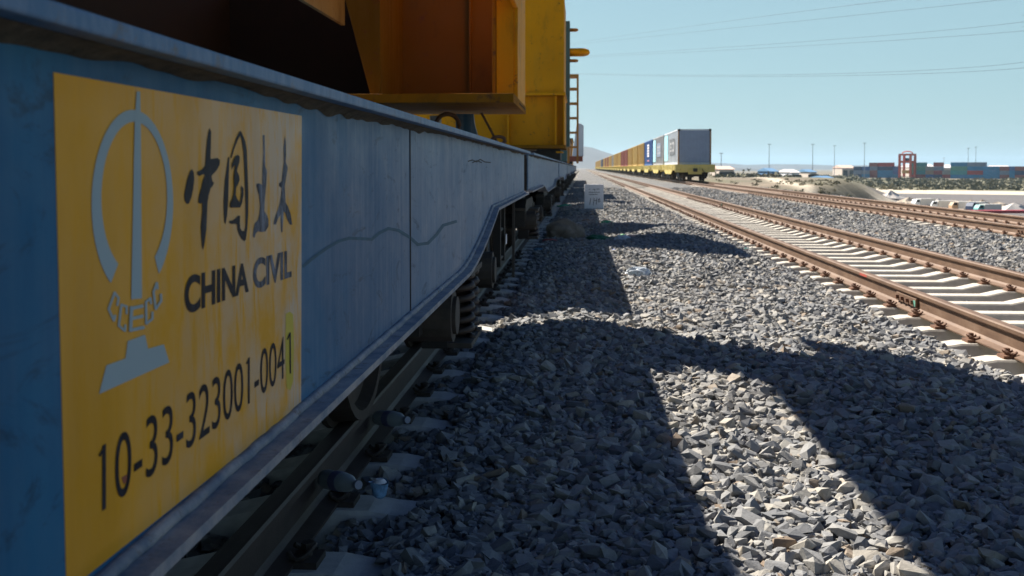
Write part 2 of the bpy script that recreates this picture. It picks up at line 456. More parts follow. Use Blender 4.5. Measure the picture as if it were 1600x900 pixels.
def zone(X, Y):
    out = np.zeros(X.shape + (4,)); out[..., 3] = 1
    w = wob(X, Y, 14, 8) * 6
    e = edge_x(Y); inpit = sm(3, 12, X - e)
    # dark yard floor and the pale sand strips round it
    d0 = 118 + w * .5
    far_edge = np.interp(X, [40, 75, 120, 170, 260], [250, 290, 268, 250, 235])
    out[..., 1] = inpit * sm(0, 6, Y - d0) * (1 - sm(0, 5, Y + w * .6 - far_edge))
    far2 = np.interp(X, [40, 80, 110, 170, 260], [430, 400, 330, 275, 250])
    sand = inpit * sm(0, 4, Y + w * .6 - far_edge) * (1 - sm(0, 8, Y + w - far2))
    road = np.exp(-((X - np.interp(Y, [40, 62, 100, 160, 300], [13.0, 15.3, 19.5, 29.5, 50]) ) / np.interp(Y, [40, 300], [.55, 1.9])) ** 2) * sm(50, 60, Y) * (1 - sm(220, 280, Y))
    near = inpit * (1 - sm(0, 8, Y - 185 + (X - 62) * 3.0)) * sm(130, 150, Y) * (1 - sm(0, 6, (X - e) - 18))
    out[..., 0] = np.clip(sand + road * 1.2 + near * .9, 0, 1)
    band = sm(0, 8, Y - far2) * (1 - sm(560, 640, Y)) * inpit
    edgeb = np.exp(-((X - e - 2) / 5.0) ** 2) * sm(60, 90, Y) * .8
    out[..., 2] = np.clip(band * .9 + edgeb, 0, 1) * (1 - out[..., 0])
    return out
xt = np.concatenate([-np.geomspace(9000, 12, 40), np.arange(-11, 10, 2.0), np.arange(10, 60, .7), np.geomspace(60, 9000, 110)])
yt = np.concatenate([-np.geomspace(600, 10, 12), np.arange(-8, 60, 1.0), np.geomspace(60, 900, 260), np.geomspace(930, 12000, 30)])
ter = grid_mesh("ground", xt, yt, zt, M['terrain'], zone); tag(ter, kind='structure')

# hills on the skyline
def hill(pts, D, depth, base=-8):
    "skyline pixels (x, y) at distance D, given a real front slope and back slope"
    mb = MB(); P = [aty(px, py, D) for px, py in pts]
    n = len(P); rows = []
    for k, (dy, hz) in enumerate(((-depth, 0.0), (-depth * .6, .38), (-depth * .25, .8), (0, 1.0), (depth * .8, .6), (depth * 2, 0))):
        row = []
        for i, p in enumerate(P):
            row.append((p.x + dy * .05, p.y + dy + 60 * math.sin(i * 1.3 + k), base + (p.z - base) * hz * (1 + .12 * math.sin(i * 2.1 + k * 1.7) * (0 < k < 3))))
        rows.append(row)
    v = [q for r in rows for q in r]; f = []
    for k in range(len(rows) - 1):
        for i in range(n - 1): f.append((k * n + i, k * n + i + 1, (k + 1) * n + i + 1, (k + 1) * n + i))
    mb.add(v, f); o = mb.build("hills", M['hill'], smooth=True); tag(o, kind='structure'); return o
hill([(560, 255), (640, 246), (700, 238), (780, 230), (850, 226), (905, 228), (925, 231), (940, 236), (958, 241), (985, 247), (1020, 252), (1060, 256), (1110, 259), (1160, 262)], 3600, 900)
hill([(1040, 262), (1080, 256), (1105, 254.5), (1135, 255), (1170, 257.5), (1210, 256.5), (1260, 257), (1300, 258.5), (1350, 258), (1420, 259), (1500, 259), (1580, 260), (1700, 262)], 5200, 700)

# ------------------------------------------------------------------ ballast stones
def hulls(nv, count, flatn):
    out = []
    for k in range(count):
        bm = bmesh.new()
        sx, sy, sz = 1, nr.uniform(.6, .95), nr.uniform(.36, .70) * flatn
        for i in range(nv):
            if i < 8: d = np.array([(-1, 1)[i & 1], (-1, 1)[(i >> 1) & 1], (-1, 1)[(i >> 2) & 1]]) * .72 * nr.uniform(.35, 1.18, 3)
            else: d = nr.normal(size=3); d /= np.linalg.norm(d) / .95
            bm.verts.new((d[0] * sx * 1.1, d[1] * sy, d[2] * sz))
        r = bmesh.ops.convex_hull(bm, input=bm.verts)
        bmesh.ops.delete(bm, geom=list({g for g in r["geom_interior"] + r["geom_unused"] if isinstance(g, bmesh.types.BMVert)}), context='VERTS')
        bmesh.ops.triangulate(bm, faces=bm.faces)
        bm.verts.ensure_lookup_table()
        v = np.array([x.co[:] for x in bm.verts]); f = np.array([[x.index for x in q.verts] for q in bm.faces])
        out.append((v, f)); bm.free()
    return out
def on_sleeper(x, y):
    hit = np.zeros(x.shape, bool)
    for tc, ph, sp in ((T1, SL1[0], SL1[1]), (T2, SL2[0], SL2[1]), (T3, SL3[0], SL3[1])):
        m = np.abs((y - ph + sp / 2) % sp - sp / 2) < (.132 if tc < 0 else .118)
        hit |= m & (np.abs(x - tc) < (1.08 if tc < 0 else 1.08 if tc > 8 else .98) + .06 * np.sin(y * 7.3))
        hit |= (np.abs(np.abs(x - tc) - GA) < .09)
    return hit
SL1 = (2.97, .57); SL2 = (6.14, .61); SL3 = (6.1, .60)
def stones(name, x, y, size, variants, lift, label):
    V = []; Fc = []; off = 0
    z = zb(x, y)
    n = len(x); vi = nr.integers(0, len(variants), n)
    tilt = nr.normal(0, .38, (n, 2)); yaw = nr.random(n) * 6.283
    for k, (v, f) in enumerate(variants):
        idx = np.nonzero(vi == k)[0]
        if not len(idx): continue
        m = len(idx); s = size[idx]
        cz, sz = np.cos(yaw[idx]), np.sin(yaw[idx]); cx, sx_ = np.cos(tilt[idx, 0]), np.sin(tilt[idx, 0]); cy, sy_ = np.cos(tilt[idx, 1]), np.sin(tilt[idx, 1])
        p = v[None] * s[:, None, None]
        X, Y, Z = p[..., 0], p[..., 1], p[..., 2]
        Y, Z = Y * cx[:, None] - Z * sx_[:, None], Y * sx_[:, None] + Z * cx[:, None]
        X, Z = X * cy[:, None] + Z * sy_[:, None], -X * sy_[:, None] + Z * cy[:, None]
        X, Y = X * cz[:, None] - Y * sz[:, None], X * sz[:, None] + Y * cz[:, None]
        X = X + x[idx][:, None]; Y = Y + y[idx][:, None]; Z = Z + (z[idx] + s * lift * nr.uniform(-.5, 1.2, m))[:, None]
        V.append(np.stack([X, Y, Z], -1).reshape(-1, 3))
        nvv = len(v); Fc.append((f[None] + (off + np.arange(m) * nvv)[:, None, None]).reshape(-1, 3)); off += m * nvv
    V = np.concatenate(V); Fc = np.concatenate(Fc)
    me = bpy.data.meshes.new(name)
    me.vertices.add(len(V)); me.vertices.foreach_set("co", V.ravel().astype(np.float32))
    me.loops.add(Fc.size); me.loops.foreach_set("vertex_index", Fc.ravel().astype(np.int32))
    me.polygons.add(len(Fc)); me.polygons.foreach_set("loop_start", (np.arange(len(Fc)) * 3).astype(np.int32))
    me.polygons.foreach_set("loop_total", np.full(len(Fc), 3, np.int32))
    me.polygons.foreach_set("use_smooth", np.zeros(len(Fc), bool))
    me.update(calc_edges=True); me.materials.append(M['stone'])
    o = bpy.data.objects.new(name, me); COL.objects.link(o)
    tag(o, label, "gravel", kind="stuff"); return o
def scatter(y0, y1, xl, slope, dens, x1=None):
    xmax = slope * y1 + .6 if x1 is None else x1
    n = int((y1 - y0) * (xmax - xl) * dens)
    x = nr.uniform(xl, xmax, n); y = nr.uniform(y0, y1, n)
    keep = (x < slope * y + .5) & ~on_sleeper(x, y) & ~((np.abs(x - T2) < .66) & (nr.random(n) < .8))
    return x[keep], y[keep]
hv = hulls(13, 48, .95)
hl = hulls(10, 24, .95)
x, y = scatter(2.2, 5.5, -2.9, .46, 2500)
stones("gravel", x, y, np.clip(nr.lognormal(math.log(.0220), .40, len(x)), .010, .052), hv, .45, "grey crushed stone ballast, nearest the camera")
x, y = scatter(5.5, 10.0, -2.9, .46, 1900)
stones("gravel", x, y, np.clip(nr.lognormal(math.log(.0235), .38, len(x)), .011, .052), hv, .45, "grey crushed stone ballast beside the near wagon's end")
x, y = scatter(10.0, 24.0, -1.0, .46, 760, 10.3)
stones("gravel", x, y, np.clip(nr.lognormal(math.log(.0265), .34, len(x)), .014, .055), hl, .4, "grey crushed stone ballast between the tracks in the middle distance")
x, y = scatter(24.0, 60.0, -.6, .46, 110, 10.4)
stones("gravel", x, y, np.clip(nr.lognormal(math.log(.042), .25, len(x)), .02, .07), hulls(7, 10, .8), .3, "grey crushed stone ballast between the tracks far off")

# ------------------------------------------------------------------ tracks
def rail_mesh(y0, y1):
    prof = [(-.075, -.176), (.075, -.176), (.075, -.166), (.022, -.152), (.009, -.135), (.009, -.052), (.030, -.040), (.0355, -.034), (.0355, -.010), (.029, -.001), (.018, .0),
            (-.018, .0), (-.029, -.001), (-.0355, -.010), (-.0355, -.034), (-.030, -.040), (-.009, -.052), (-.009, -.135), (-.022, -.152), (-.075, -.166)]
    mb = MB(); mb.prism(prof, 'y', y0, y1); return mb
def sleeper_mb():
    st = [(-1.27, -.215), (-1.02, -.192), (-.95, -.180), (-.58, -.180), (-.40, -.222), (.40, -.222), (.58, -.180), (.95, -.180), (1.02, -.192), (1.27, -.215)]
    mb = MB(); v = []; f = []
    for (x_, z_) in st:
        v += [(x_, -.15, -.40), (x_, -.15, z_ - .12), (x_, -.098, z_ - .012), (x_, -.085, z_), (x_, .085, z_), (x_, .098, z_ - .012), (x_, .15, z_ - .12), (x_, .15, -.40)]
    n = 8
    for i in range(len(st) - 1):
        for k in range(n - 1): f.append((i * n + k, i * n + k + 1, (i + 1) * n + k + 1, (i + 1) * n + k))
    f.append(tuple(range(n))); f.append(tuple((len(st) - 1) * n + k for k in reversed(range(n))))
    mb.add(v, f); return mb
def clip_mb():
    "spring clip bolted beside the rail foot, facing +x"
    mb = MB()
    mb.box(.0, .085, -.055, .055, -.182, -.160)
    pts = []
    for k in range(13):
        a = -2.4 + 4.8 * k / 12
        pts.append((.045 + .040 * math.cos(a) - .02, .048 * math.sin(a), -.140 + .014 * math.cos(a * 2)))
    mb.tube(pts, .0085, 7)
    mb.cyl((.045, 0, -.142), .014, .05, 'z', 8); mb.cyl((.045, 0, -.128), .021, .022, 'z', 6)
    return mb
sleeper_src = None
def far_sleepers(ys_):
    mb = MB()
    for y_ in ys_:
        v = [(-1.25, y_ - .14, -.32), (1.25, y_ - .14, -.32), (1.25, y_ - .09, -.185), (-1.25, y_ - .09, -.185), (-1.25, y_ + .09, -.185), (1.25, y_ + .09, -.185), (1.25, y_ + .14, -.32), (-1.25, y_ + .14, -.32)]
        mb.add(v, [(0, 1, 2, 3), (3, 2, 5, 4), (4, 5, 6, 7), (0, 3, 4, 7), (1, 6, 5, 2)])
    return mb
def track(xc, ph, sp, yend, label, nclip, first):
    global sleeper_src, clip_src
    t = thing("railway_track", label, "railway track", (xc, 0, T2Z if xc == T2 else 0))
    for s in (-1, 1):
        o = rail_mesh(-4, yend).build("rail", M['rail_shaded' if xc < 0 else 'rail'], t); o.location.x = s * GA
    k0 = math.ceil((first - ph) / sp); ys_ = [ph + sp * (k0 + i) for i in range(int((yend - first) / sp))]
    for i, y_ in enumerate(ys_[:99]):
        if sleeper_src is None:
            sleeper_src = sleeper_mb().build("sleeper", M['concrete_mottled' if xc < 0 else 'concrete'], t); o = sleeper_src
            clip_src = clip_mb().build("rail_clip", M['clip_shaded' if xc < 0 else 'clip'], o, smooth=False); cdata = clip_src.data
            COL.objects.unlink(clip_src); bpy.data.objects.remove(clip_src); clip_src = cdata
        else:
            o = bpy.data.objects.new("sleeper", sleeper_src.data); COL.objects.link(o); o.parent = t
        o.location = (rnd.uniform(-.015, .015), y_ + rnd.uniform(-.015, .015), rnd.uniform(-.006, .003)); o.rotation_euler.z = rnd.uniform(-.012, .012)
        if i < nclip:
            for s in (-1, 1):
                for q in (-1, 1):
                    c = bpy.data.objects.new("rail_clip", clip_src); COL.objects.link(c); c.parent = o
                    c.location = (s * GA + q * .055, rnd.uniform(-.01, .01), 0); c.rotation_euler.z = 0 if q > 0 else math.pi
    if len(ys_) > 99:
        far = ys_[99:]
        o = far_sleepers(far[:700]).build("sleeper", M['concrete'], t); tag(o, kind="stuff")
        mb = MB()
        for y_ in far[:160]:
            for s in (-1, 1):
                for q in (-1, 1): mb.box(s * GA + q * .10 - .03, s * GA + q * .10 + .03, y_ - .05, y_ + .05, -.186, -.125)
        o = mb.build("rail_clip", M['clip'], t); tag(o, kind="stuff")
    return t
tr1 = track(T1, *SL1, 420, "railway track under the blue-sided wagons, its sleeper ends poking from the stones", 22, 1.8)
sleeper_src = None
tr2 = track(T2, *SL2, 700, "empty railway track with pale concrete sleepers, middle of the three", 60, 4.7)
tr3 = track(T3, *SL3, 700, "rusty railway track on the right that the container train stands on", 60, 10.5)
def rail_joint(parent, xr, y_, side):
    mb = MB(); mb.box(xr + side * .012, xr + side * .034, y_ - .27, y_ + .27, -.130, -.058)
    o = mb.build("joint_bar", M['rail'], parent, bevel=.004)
    b = MB()
    for dy in (-.2, -.07, .07, .2): b.cyl((xr + side * .045, y_ + dy, -.094), .019, .03, 'x', 6)
    b.build("joint_bolts", M['clip'], o)
    g = MB(); g.box(xr + side * .034, xr + side * .037, y_ - .26, y_ - .21, -.125, -.075)
    g.build("paint_dab", flat("green_paint_dab", (.12, .32, .25), .6), o)
rail_joint(tr2, -GA, 9.0, -1); rail_joint(tr2, GA, 32, -1); rail_joint(tr3, -GA, 18.0, -1)
red = MB(); red.box(-GA - .036, -GA - .0362, 10.2, 10.45, -.034, -.01); red.build("paint_dab", flat("red_paint_dab", (.35, .05, .03), .7), tr2)

# ------------------------------------------------------------------ left train: flat wagons with blue side girders
XC = T1; HW = -.46 - XC        # half width to the girder web
def wheelset(y_, parent):
    for s in (-1, 1):
        mb = MB(); xr = s * (GA - .005)
        n = 36
        prof = [(-.03, .08), (-.03, .16), (-.012, .20), (-.012, .36), (-.05, .385), (-.05, .445), (-.028, .445), (-.026, .42), (.07, .412), (.07, .375), (.02, .36), (.02, .20), (.045, .16), (.045, .08)]
        v = []; f = []
        for k in range(n):
            a = 2 * math.pi * k / n
            for (dx, r_) in prof: v.append((xr + s * dx, y_ + math.cos(a) * r_, .418 + math.sin(a) * r_))
        m = len(prof)
        for k in range(n):
            for i in range(m - 1): f.append((k * m + i, k * m + i + 1, ((k + 1) % n) * m + i + 1, ((k + 1) % n) * m + i))
        mb.add(v, f); mb.build("wheel", M['wheel'], parent, smooth=False)
    mb = MB(); mb.cyl((0, y_, .418), .08, 2.1, 'x', 16); mb.build("axle", M['iron'], parent)
def bogie(parent, yc, fr_mat='iron'):
    root = MB()
    root.box(-1.0, 1.0, yc - .22, yc + .22, .47, .68)                                # bolster
    b = root.build("bogie", M[fr_mat], parent, bevel=.02)
    for s in (-1, 1):
        x0 = s * 1.0
        mb = MB()
        prof = [(yc - 1.08, .36), (yc - .72, .36), (yc - .62, .50), (yc - .30, .52), (yc - .26, .17), (yc + .26, .17), (yc + .30, .52), (yc + .62, .50), (yc + .72, .36), (yc + 1.08, .36),
                (yc + 1.08, .52), (yc + .66, .64), (yc - .66, .64), (yc - 1.08, .52)]
        mb.prism(prof, 'x', x0 - .06, x0 + .06)
        mb.build("side_frame", M[fr_mat], b, bevel=.012)
        for dy in (-.9, .9):
            a = MB(); a.cyl((x0 + s * .07, yc + dy, .418), .105, .20, 'x', 16); a.cyl((x0 + s * .175, yc + dy, .418), .075, .02, 'x', 16)
            a.box(x0 - .07, x0 + .07, yc + dy - .15, yc + dy + .15, .44, .56)
            a.build("axle_box", M['ironlight'], b)
        for dy in (-.14, .06):
            sp = MB(); pts = []
            for k in range(91):
                t_ = k / 90; an = t_ * 2 * math.pi * 6
                pts.append((x0 + s * .095 + .062 * math.cos(an), yc + dy + .04 + .062 * math.sin(an), .195 + .30 * t_))
            sp.tube(pts, .0165, 7); sp.build("spring", M['springs'], b, smooth=True)
        g = MB(); g.box(x0 - .02, x0 + s * .17, yc - .25, yc + .25, .17, .195); g.build("spring_seat", M['ironlight'], b)
        g = MB(); g.box(x0 - .02, x0 + s * .17, yc - .25, yc + .25, .50, .525); g.build("spring_seat", M['ironlight'], b)
    for dy in (-.9, .9): wheelset(yc + dy, b)
    br = MB()
    for s in (-1, 1):
        for dy in (-.45, .45): br.box(s * GA - .05, s * GA + .05, yc + dy - .035, yc + dy + .035, .22, .56)
    br.tube([(-.9, yc - .45, .30), (.9, yc - .45, .30)], .03); br.tube([(-.9, yc + .45, .30), (.9, yc + .45, .30)], .03)
    br.build("brake_rigging", M['ironlight'], b)
    return b
def girder_profile(y0, y1, deep, shallow, a, b, c):
    up = []
    for k in range(11):
        t_ = k / 10; e_ = t_ ** 1.45
        up.append((c - (c - a) * t_, deep + (shallow - .005 - deep) * e_))
    return [(y0, 1.112), (y0, shallow)] + [(y0 + d_, z_) for d_, z_ in reversed(up)] + [(y1 - d_, z_) for d_, z_ in up] + [(y1, shallow), (y1, 1.112)]
def blue_wagon(label, y0, y1, deep, bog_in):
    L = y1 - y0; yc = (y0 + y1) / 2
    w = thing("flat_wagon", label, "flat wagon", (XC, yc, 0), 0, "blue-sided flat wagons coupled on the left track")
    A, B = -L / 2, L / 2
    # deck plate
    d = MB(); d.box(-1.262, 1.262, A, B, 1.112, 1.130); d.build("deck", M['flange'], w, bevel=.003)
    gp = girder_profile(A, B, deep, .80, 3.02, 3.50, 4.40)
    for s in (-1, 1):
        mb = MB(); mb.prism(gp, 'x', s * (HW - .012), s * HW)
        g = mb.build("side_girder", M['girder'], w)
        bot = gp[1:-1]; fl = MB()
        for (p, q) in zip(bot[:-1], bot[1:]):
            v = []
            for (yy, zz) in (p, q):
                for (xx, dz) in ((HW - .08, 0), (HW + .040, 0), (HW + .040, -.014), (HW - .08, -.014)): v.append((s * xx, yy, zz + dz))
            fl.add(v, [(0, 1, 5, 4), (1, 2, 6, 5), (2, 3, 7, 6), (3, 0, 4, 7), (0, 3, 2, 1), (4, 5, 6, 7)])
        fl.build("bottom_flange", M['lowflange'], g)
        # fillet weld along the flange
        wl = MB(); pts = [(s * (HW + .004), yy, zz + .004) for (yy, zz) in bot]
        fine = []
        for p, q in zip(pts[:-1], pts[1:]):
            n_ = max(2, int(abs(q[1] - p[1]) / .03))
            for i in range(n_):
                t_ = i / n_; fine.append((p[0] + rnd.uniform(-.0012, .0012), p[1] + (q[1] - p[1]) * t_, p[2] + (q[2] - p[2]) * t_ + rnd.uniform(-.001, .001)))
        wl.tube(fine + [pts[-1]], .009, 6); wl.build("weld_bead", M['lowflange'], g, smooth=True)
        # dirt under the deck edge, with its shadow painted in as dark tone
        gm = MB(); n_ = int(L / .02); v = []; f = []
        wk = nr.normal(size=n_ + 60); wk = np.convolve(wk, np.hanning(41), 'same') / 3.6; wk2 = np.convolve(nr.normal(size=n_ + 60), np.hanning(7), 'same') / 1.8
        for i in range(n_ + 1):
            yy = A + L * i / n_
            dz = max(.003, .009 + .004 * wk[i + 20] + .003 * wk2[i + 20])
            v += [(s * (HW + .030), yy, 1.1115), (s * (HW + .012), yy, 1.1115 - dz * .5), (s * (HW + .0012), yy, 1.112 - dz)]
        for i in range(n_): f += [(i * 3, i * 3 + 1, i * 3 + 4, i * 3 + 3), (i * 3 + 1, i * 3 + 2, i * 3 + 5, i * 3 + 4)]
        gm.add(v, f); gm.build("dirt_shade_line", M['grime_shade'], g)
    e = MB()
    for yy in (A, B - .02): e.box(-HW + .02, HW - .02, yy, yy + .02, .80, 1.11)
    e.build("end_beam", M['iron'], w)
    u = MB()
    for xx in (-.35, .35): u.box(xx - .05, xx + .05, A + .1, B - .1, .62, 1.08)
    for k in range(int(L / 1.3)): u.box(-HW + .03, HW - .03, A + .8 + k * 1.3, A + .86 + k * 1.3, .84, 1.09)
    u.build("underframe", M['iron'], w)
    for s in (-1, 1):
        c = MB(); yb = A if s < 0 else B
        c.box(-.13, .13, min(yb, yb + s * .22), max(yb, yb + s * .22), .76, .98); c.cyl((0, yb + s * .02, .87), .17, .06, 'y', 12)
        c.build("coupler", M['ironlight'], w, bevel=.02)
        bogie(w, s * (L / 2 - bog_in))
    return w
w1 = blue_wagon("blue-sided flat wagon carrying the yellow painted panel with lettering", -4.30, 8.27, .602, 3.37)
w2 = blue_wagon("second blue-sided flat wagon, just past the first one's end", 8.93, 20.90, .70, 3.2)
freeze(w2)
for i, nm in enumerate(("third", "fourth", "fifth", "sixth", "seventh", "eighth")):
    c = copy_tree(w2); c.location.y += 12.63 * (i + 1)
    c["label"] = "%s blue-sided flat wagon of the left-hand train, counted from the nearest" % nm

side = [o for o in kids(w1) if o.name.startswith("side_girder") and max(v.co.x for v in o.data.vertices) > 0][0]
OFF = Vector(w1.location)
def loc(p, off): return (HW + off, p.y - OFF.y, p.z)
def painted(name, polys, mat, parent, off):
    "flat paint on the girder web, outlines given where they stand on that web"
    mb = MB()
    for poly in polys:
        P = [atx(a, b, -.46) for a, b in poly]
        n = len(mb.v); v = [loc(p, off + 3e-5 * len(mb.f) / 2) for p in P]
        tris = tessellate_polygon([[Vector((p.y, p.z, 0)) for p in P]])
        mb.add(v, [tuple(t) for t in tris])
    o = mb.build(name, mat, parent)
    for p in o.data.polygons:
        pass
    return o
def strokes(paths, w_):
    out = []
    for path in paths:
        for (x0, y0), (x1, y1) in zip(path[:-1], path[1:]):
            dx, dy = x1 - x0, y1 - y0; l_ = math.hypot(dx, dy); nx_, ny_ = -dy / l_ * w_ / 2, dx / l_ * w_ / 2
            ex, ey = dx / l_ * w_ * .3, dy / l_ * w_ * .3
            out.append([(x0 - ex + nx_, y0 - ey + ny_), (x1 + ex + nx_, y1 + ey + ny_), (x1 + ex - nx_, y1 + ey - ny_), (x0 - ex - nx_, y0 - ey - ny_)])
    return out
c_tl, c_tr, c_br, c_bl = (83, 113), (471, 181), (470, 633), (103.5, 925)
mbp = MB(); Pq = [atx(*q, -.46) for q in (c_tl, c_tr, c_br, c_bl)]
mbp.prism([(p.y - OFF.y, p.z) for p in Pq], 'x', HW - .002, HW + .0006)
panel = mbp.build("painted_panel", M['sign'], w1); panel["label"] = "yellow painted panel with emblem, brush characters and number"
def c1(pts): return [(280 + a / 4.286, 190 + b / 4.286) for a, b in pts]
def c2(pts): return [(375 + a / 4.286, 190 + b / 4.286) for a, b in pts]
def c3(pts): return [(140 + a / 5, 440 + b / 5) for a, b in pts]
zhong = [c1([(82,318),(92,340),(95,390),(88,450),(75,510),(60,548),(45,552),(30,530),(27,490),(38,430),(52,370),(68,330)]),
 c1([(198,42),(207,70),(206,150),(203,250),(225,248),(250,243),(266,258),(264,290),(245,325),(222,350),(210,362),(214,395),(226,410),(218,430),(203,448),(192,490),(183,540),(180,620),(176,720),(163,820),(153,858),(147,840),(140,760),(138,700),(148,600),(147,545),(133,550),(121,540),(125,500),(140,450),(150,400),(165,362),(160,350),(145,355),(130,365),(116,355),(115,335),(130,330),(150,318),(168,295),(172,230),(180,130),(188,80)])]
guo = [c1([(322,238),(331,240),(328,330),(325,430),(322,540),(315,630),(305,688),(297,670),(293,600),(292,530),(300,400),(312,310)]),
 c1([(398,66),(407,62),(418,85),(436,130),(447,190),(452,320),(457,480),(456,620),(450,720),(440,790),(430,802),(412,785),(395,755),(385,725),(382,690),(370,685),(345,685),(330,680),(330,665),(355,660),(375,645),(392,628),(402,632),(400,670),(402,710),(412,730),(430,735),(438,700),(440,600),(436,470),(432,330),(424,200),(412,120),(402,95),(385,125),(362,185),(345,245),(337,240),(350,190),(375,115)]),
 c1([(385,222),(397,235),(395,270),(385,300),(378,330),(392,360),(396,390),(385,420),(372,445),(370,490),(380,520),(398,540),(404,520),(410,470),(405,445),(412,430),(422,450),(422,490),(412,545),(400,575),(365,576),(333,575),(335,545),(348,515),(355,490),(360,440),(358,380),(362,330),(368,290),(355,300),(343,322),(345,290),(360,250),(372,230)])]
tu = [c2([(148,90),(160,90),(164,300),(176,330),(172,400),(166,470),(160,545),(158,600),(175,625),(185,655),(186,700),(165,735),(140,740),(115,735),(100,750),(92,780),(82,770),(86,720),(95,680),(115,660),(125,620),(130,560),(122,490),(115,470),(103,420),(120,412),(145,425),(146,330),(152,200)])]
mu = [c2([(296,95),(302,130),(304,230),(302,270),(315,310),(300,400),(295,430),(298,500),(300,540),(318,570),(335,620),(345,690),(330,690),(312,655),(300,615),(288,600),(285,650),(280,740),(272,740),(268,660),(270,620),(250,650),(235,690),(220,688),(225,655),(245,600),(262,550),(270,500),(275,445),(258,432),(256,415),(275,400),(282,330),(290,270),(288,180)])]
for pl, mt in ((zhong, 'ink'), (guo, 'ink'), (tu, 'inkworn'), (mu, 'inkworn')):
    painted("brush_character", pl, M[mt], panel, .0012)
# emblem
def circ3(a, b, c):
    ax, ay, bx, by, cx, cy = a.y, a.z, b.y, b.z, c.y, c.z
    d = 2 * (ax * (by - cy) + bx * (cy - ay) + cx * (ay - by))
    ux = ((ax*ax+ay*ay)*(by-cy)+(bx*bx+by*by)*(cy-ay)+(cx*cx+cy*cy)*(ay-by))/d
    uy = ((ax*ax+ay*ay)*(cx-bx)+(bx*bx+by*by)*(ax-cx)+(cx*cx+cy*cy)*(bx-ax))/d
    return ux, uy, math.hypot(ax-ux, ay-uy)
q = lambda a, b: atx(a, b, -.46)
o_ = circ3(q(213.9, 172.8), q(142.5, 348), q(268, 342)); i_ = circ3(q(214, 191), q(158.5, 342), q(258, 338))
def ang(c, p): return math.atan2(p.z - c[1], p.y - c[0])
aoL, aoR = ang(o_, q(161, 474)), ang(o_, q(253.5, 449)); aiL, aiR = ang(i_, q(172, 452)), ang(i_, q(249.5, 432))
if aoL < 0: aoL += 2 * math.pi
if aiL < 0: aiL += 2 * math.pi
N = 64; mb = MB(); v = []; f = []
for k in range(N + 1):
    t_ = k / N; a1 = aoR + (aoL - aoR) * t_; a2 = aiR + (aiL - aiR) * t_
    v += [(HW + .0012, o_[0] + o_[2] * math.cos(a1) - OFF.y, o_[1] + o_[2] * math.sin(a1)), (HW + .0012, i_[0] + i_[2] * math.cos(a2) - OFF.y, i_[1] + i_[2] * math.sin(a2))]
for k in range(N): f.append((2 * k, 2 * k + 1, 2 * k + 3, 2 * k + 2))
mb.add(v, f); emb = mb.build("emblem", M['logo'], panel)
painted("emblem_needle", [[(211.7, 143), (217, 143), (218, 189), (219.8, 466), (203, 468), (208.5, 189)]], M['logo'], panel, .0014)
painted("emblem_base", [c3([(290,465),(425,415),(448,525),(572,490),(615,630),(65,878),(122,655),(272,600)])], M['logo'], panel, .0012)
painted("emblem_letters", strokes([c3([(208,185),(218,130),(187,85),(140,215),(180,305),(190,265)]), c3([(280,250),(280,195),(238,180),(218,345),(265,385),(268,340)]),
    c3([(470,170),(465,130),(430,160),(432,330),(480,290),(480,240)]), c3([(520,55),(515,10),(488,80),(505,215),(548,150),(545,100)])], 3.4)
    + strokes([c3([(315,200),(308,385)]), c3([(315,210),(400,190)]), c3([(312,290),(400,270)]), c3([(308,380),(408,358)])], 5.0), M['logo'], panel, .0012)

def text_mesh(s, offset=0.0):
    cu = bpy.data.curves.new("t", 'FONT'); cu.body = s; cu.size = 1; cu.offset = offset
    ob = bpy.data.objects.new("t", cu); COL.objects.link(ob)
    dg = bpy.context.evaluated_depsgraph_get(); dg.update()
    me = bpy.data.meshes.new_from_object(ob.evaluated_get(dg))
    v = np.array([x.co[:] for x in me.vertices]); f = [tuple(p.vertices) for p in me.polygons]
    bpy.data.objects.remove(ob); bpy.data.curves.remove(cu); bpy.data.meshes.remove(me)
    v[:, 0] -= v[:, 0].min(); v[:, 0] /= v[:, 0].max(); v[:, 1] -= v[:, 1].min(); v[:, 1] /= v[:, 1].max()
    return v, f
def lettering(s, quad, mat, name, parent, off, offset=0.0):
    v, f = text_mesh(s, offset); P = [atx(*q_, -.46) for q_ in quad]     # TL TR BR BL
    out = []
    for (u, w_, _) in v:
        p = (P[0] * (1 - u) + P[1] * u) * w_ + (P[3] * (1 - u) + P[2] * u) * (1 - w_)
        out.append(loc(p, off))
    mb = MB(); mb.add(out, f); return mb.build(name, mat, parent)
lettering("CHINA", [(287, 432), (387.5, 409), (387.5, 456), (287, 493)], M['ink'], "lettering", panel, .0012, .035)
lettering("CIVIL", [(394.5, 405), (454.5, 389.5), (454.5, 433), (394.5, 453.5)], M['inkworn'], "lettering", panel, .0012, .035)
lettering("10-33-323001-004", [(158, 695), (443.5, 525), (443.5, 590.5), (158, 800)], M['ink'], "lettering", panel, .0013, -.004)
painted("lettering", strokes([[(153.5, 712), (162, 697)]], 3.2), M['ink'], panel, .0016)
painted("lettering", strokes([[(384, 568), (388.5, 559)]], 1.8), M['ink'], panel, .0016)
painted("lettering", strokes([[(447.5, 530), (451.8, 520), (452.2, 583)]], 1.9), M['ink'], panel, .0018)
painted("paint_patch", [[(445.5, 490), (452, 487), (457, 491), (458.5, 540), (457, 596), (452.5, 610), (447, 606), (445, 560)]], M['patch'], panel, .0010)
painted("paint_patch", [[(188, 746), (197, 741), (196, 752), (192, 757)]], M['redpart'], panel, .0012)
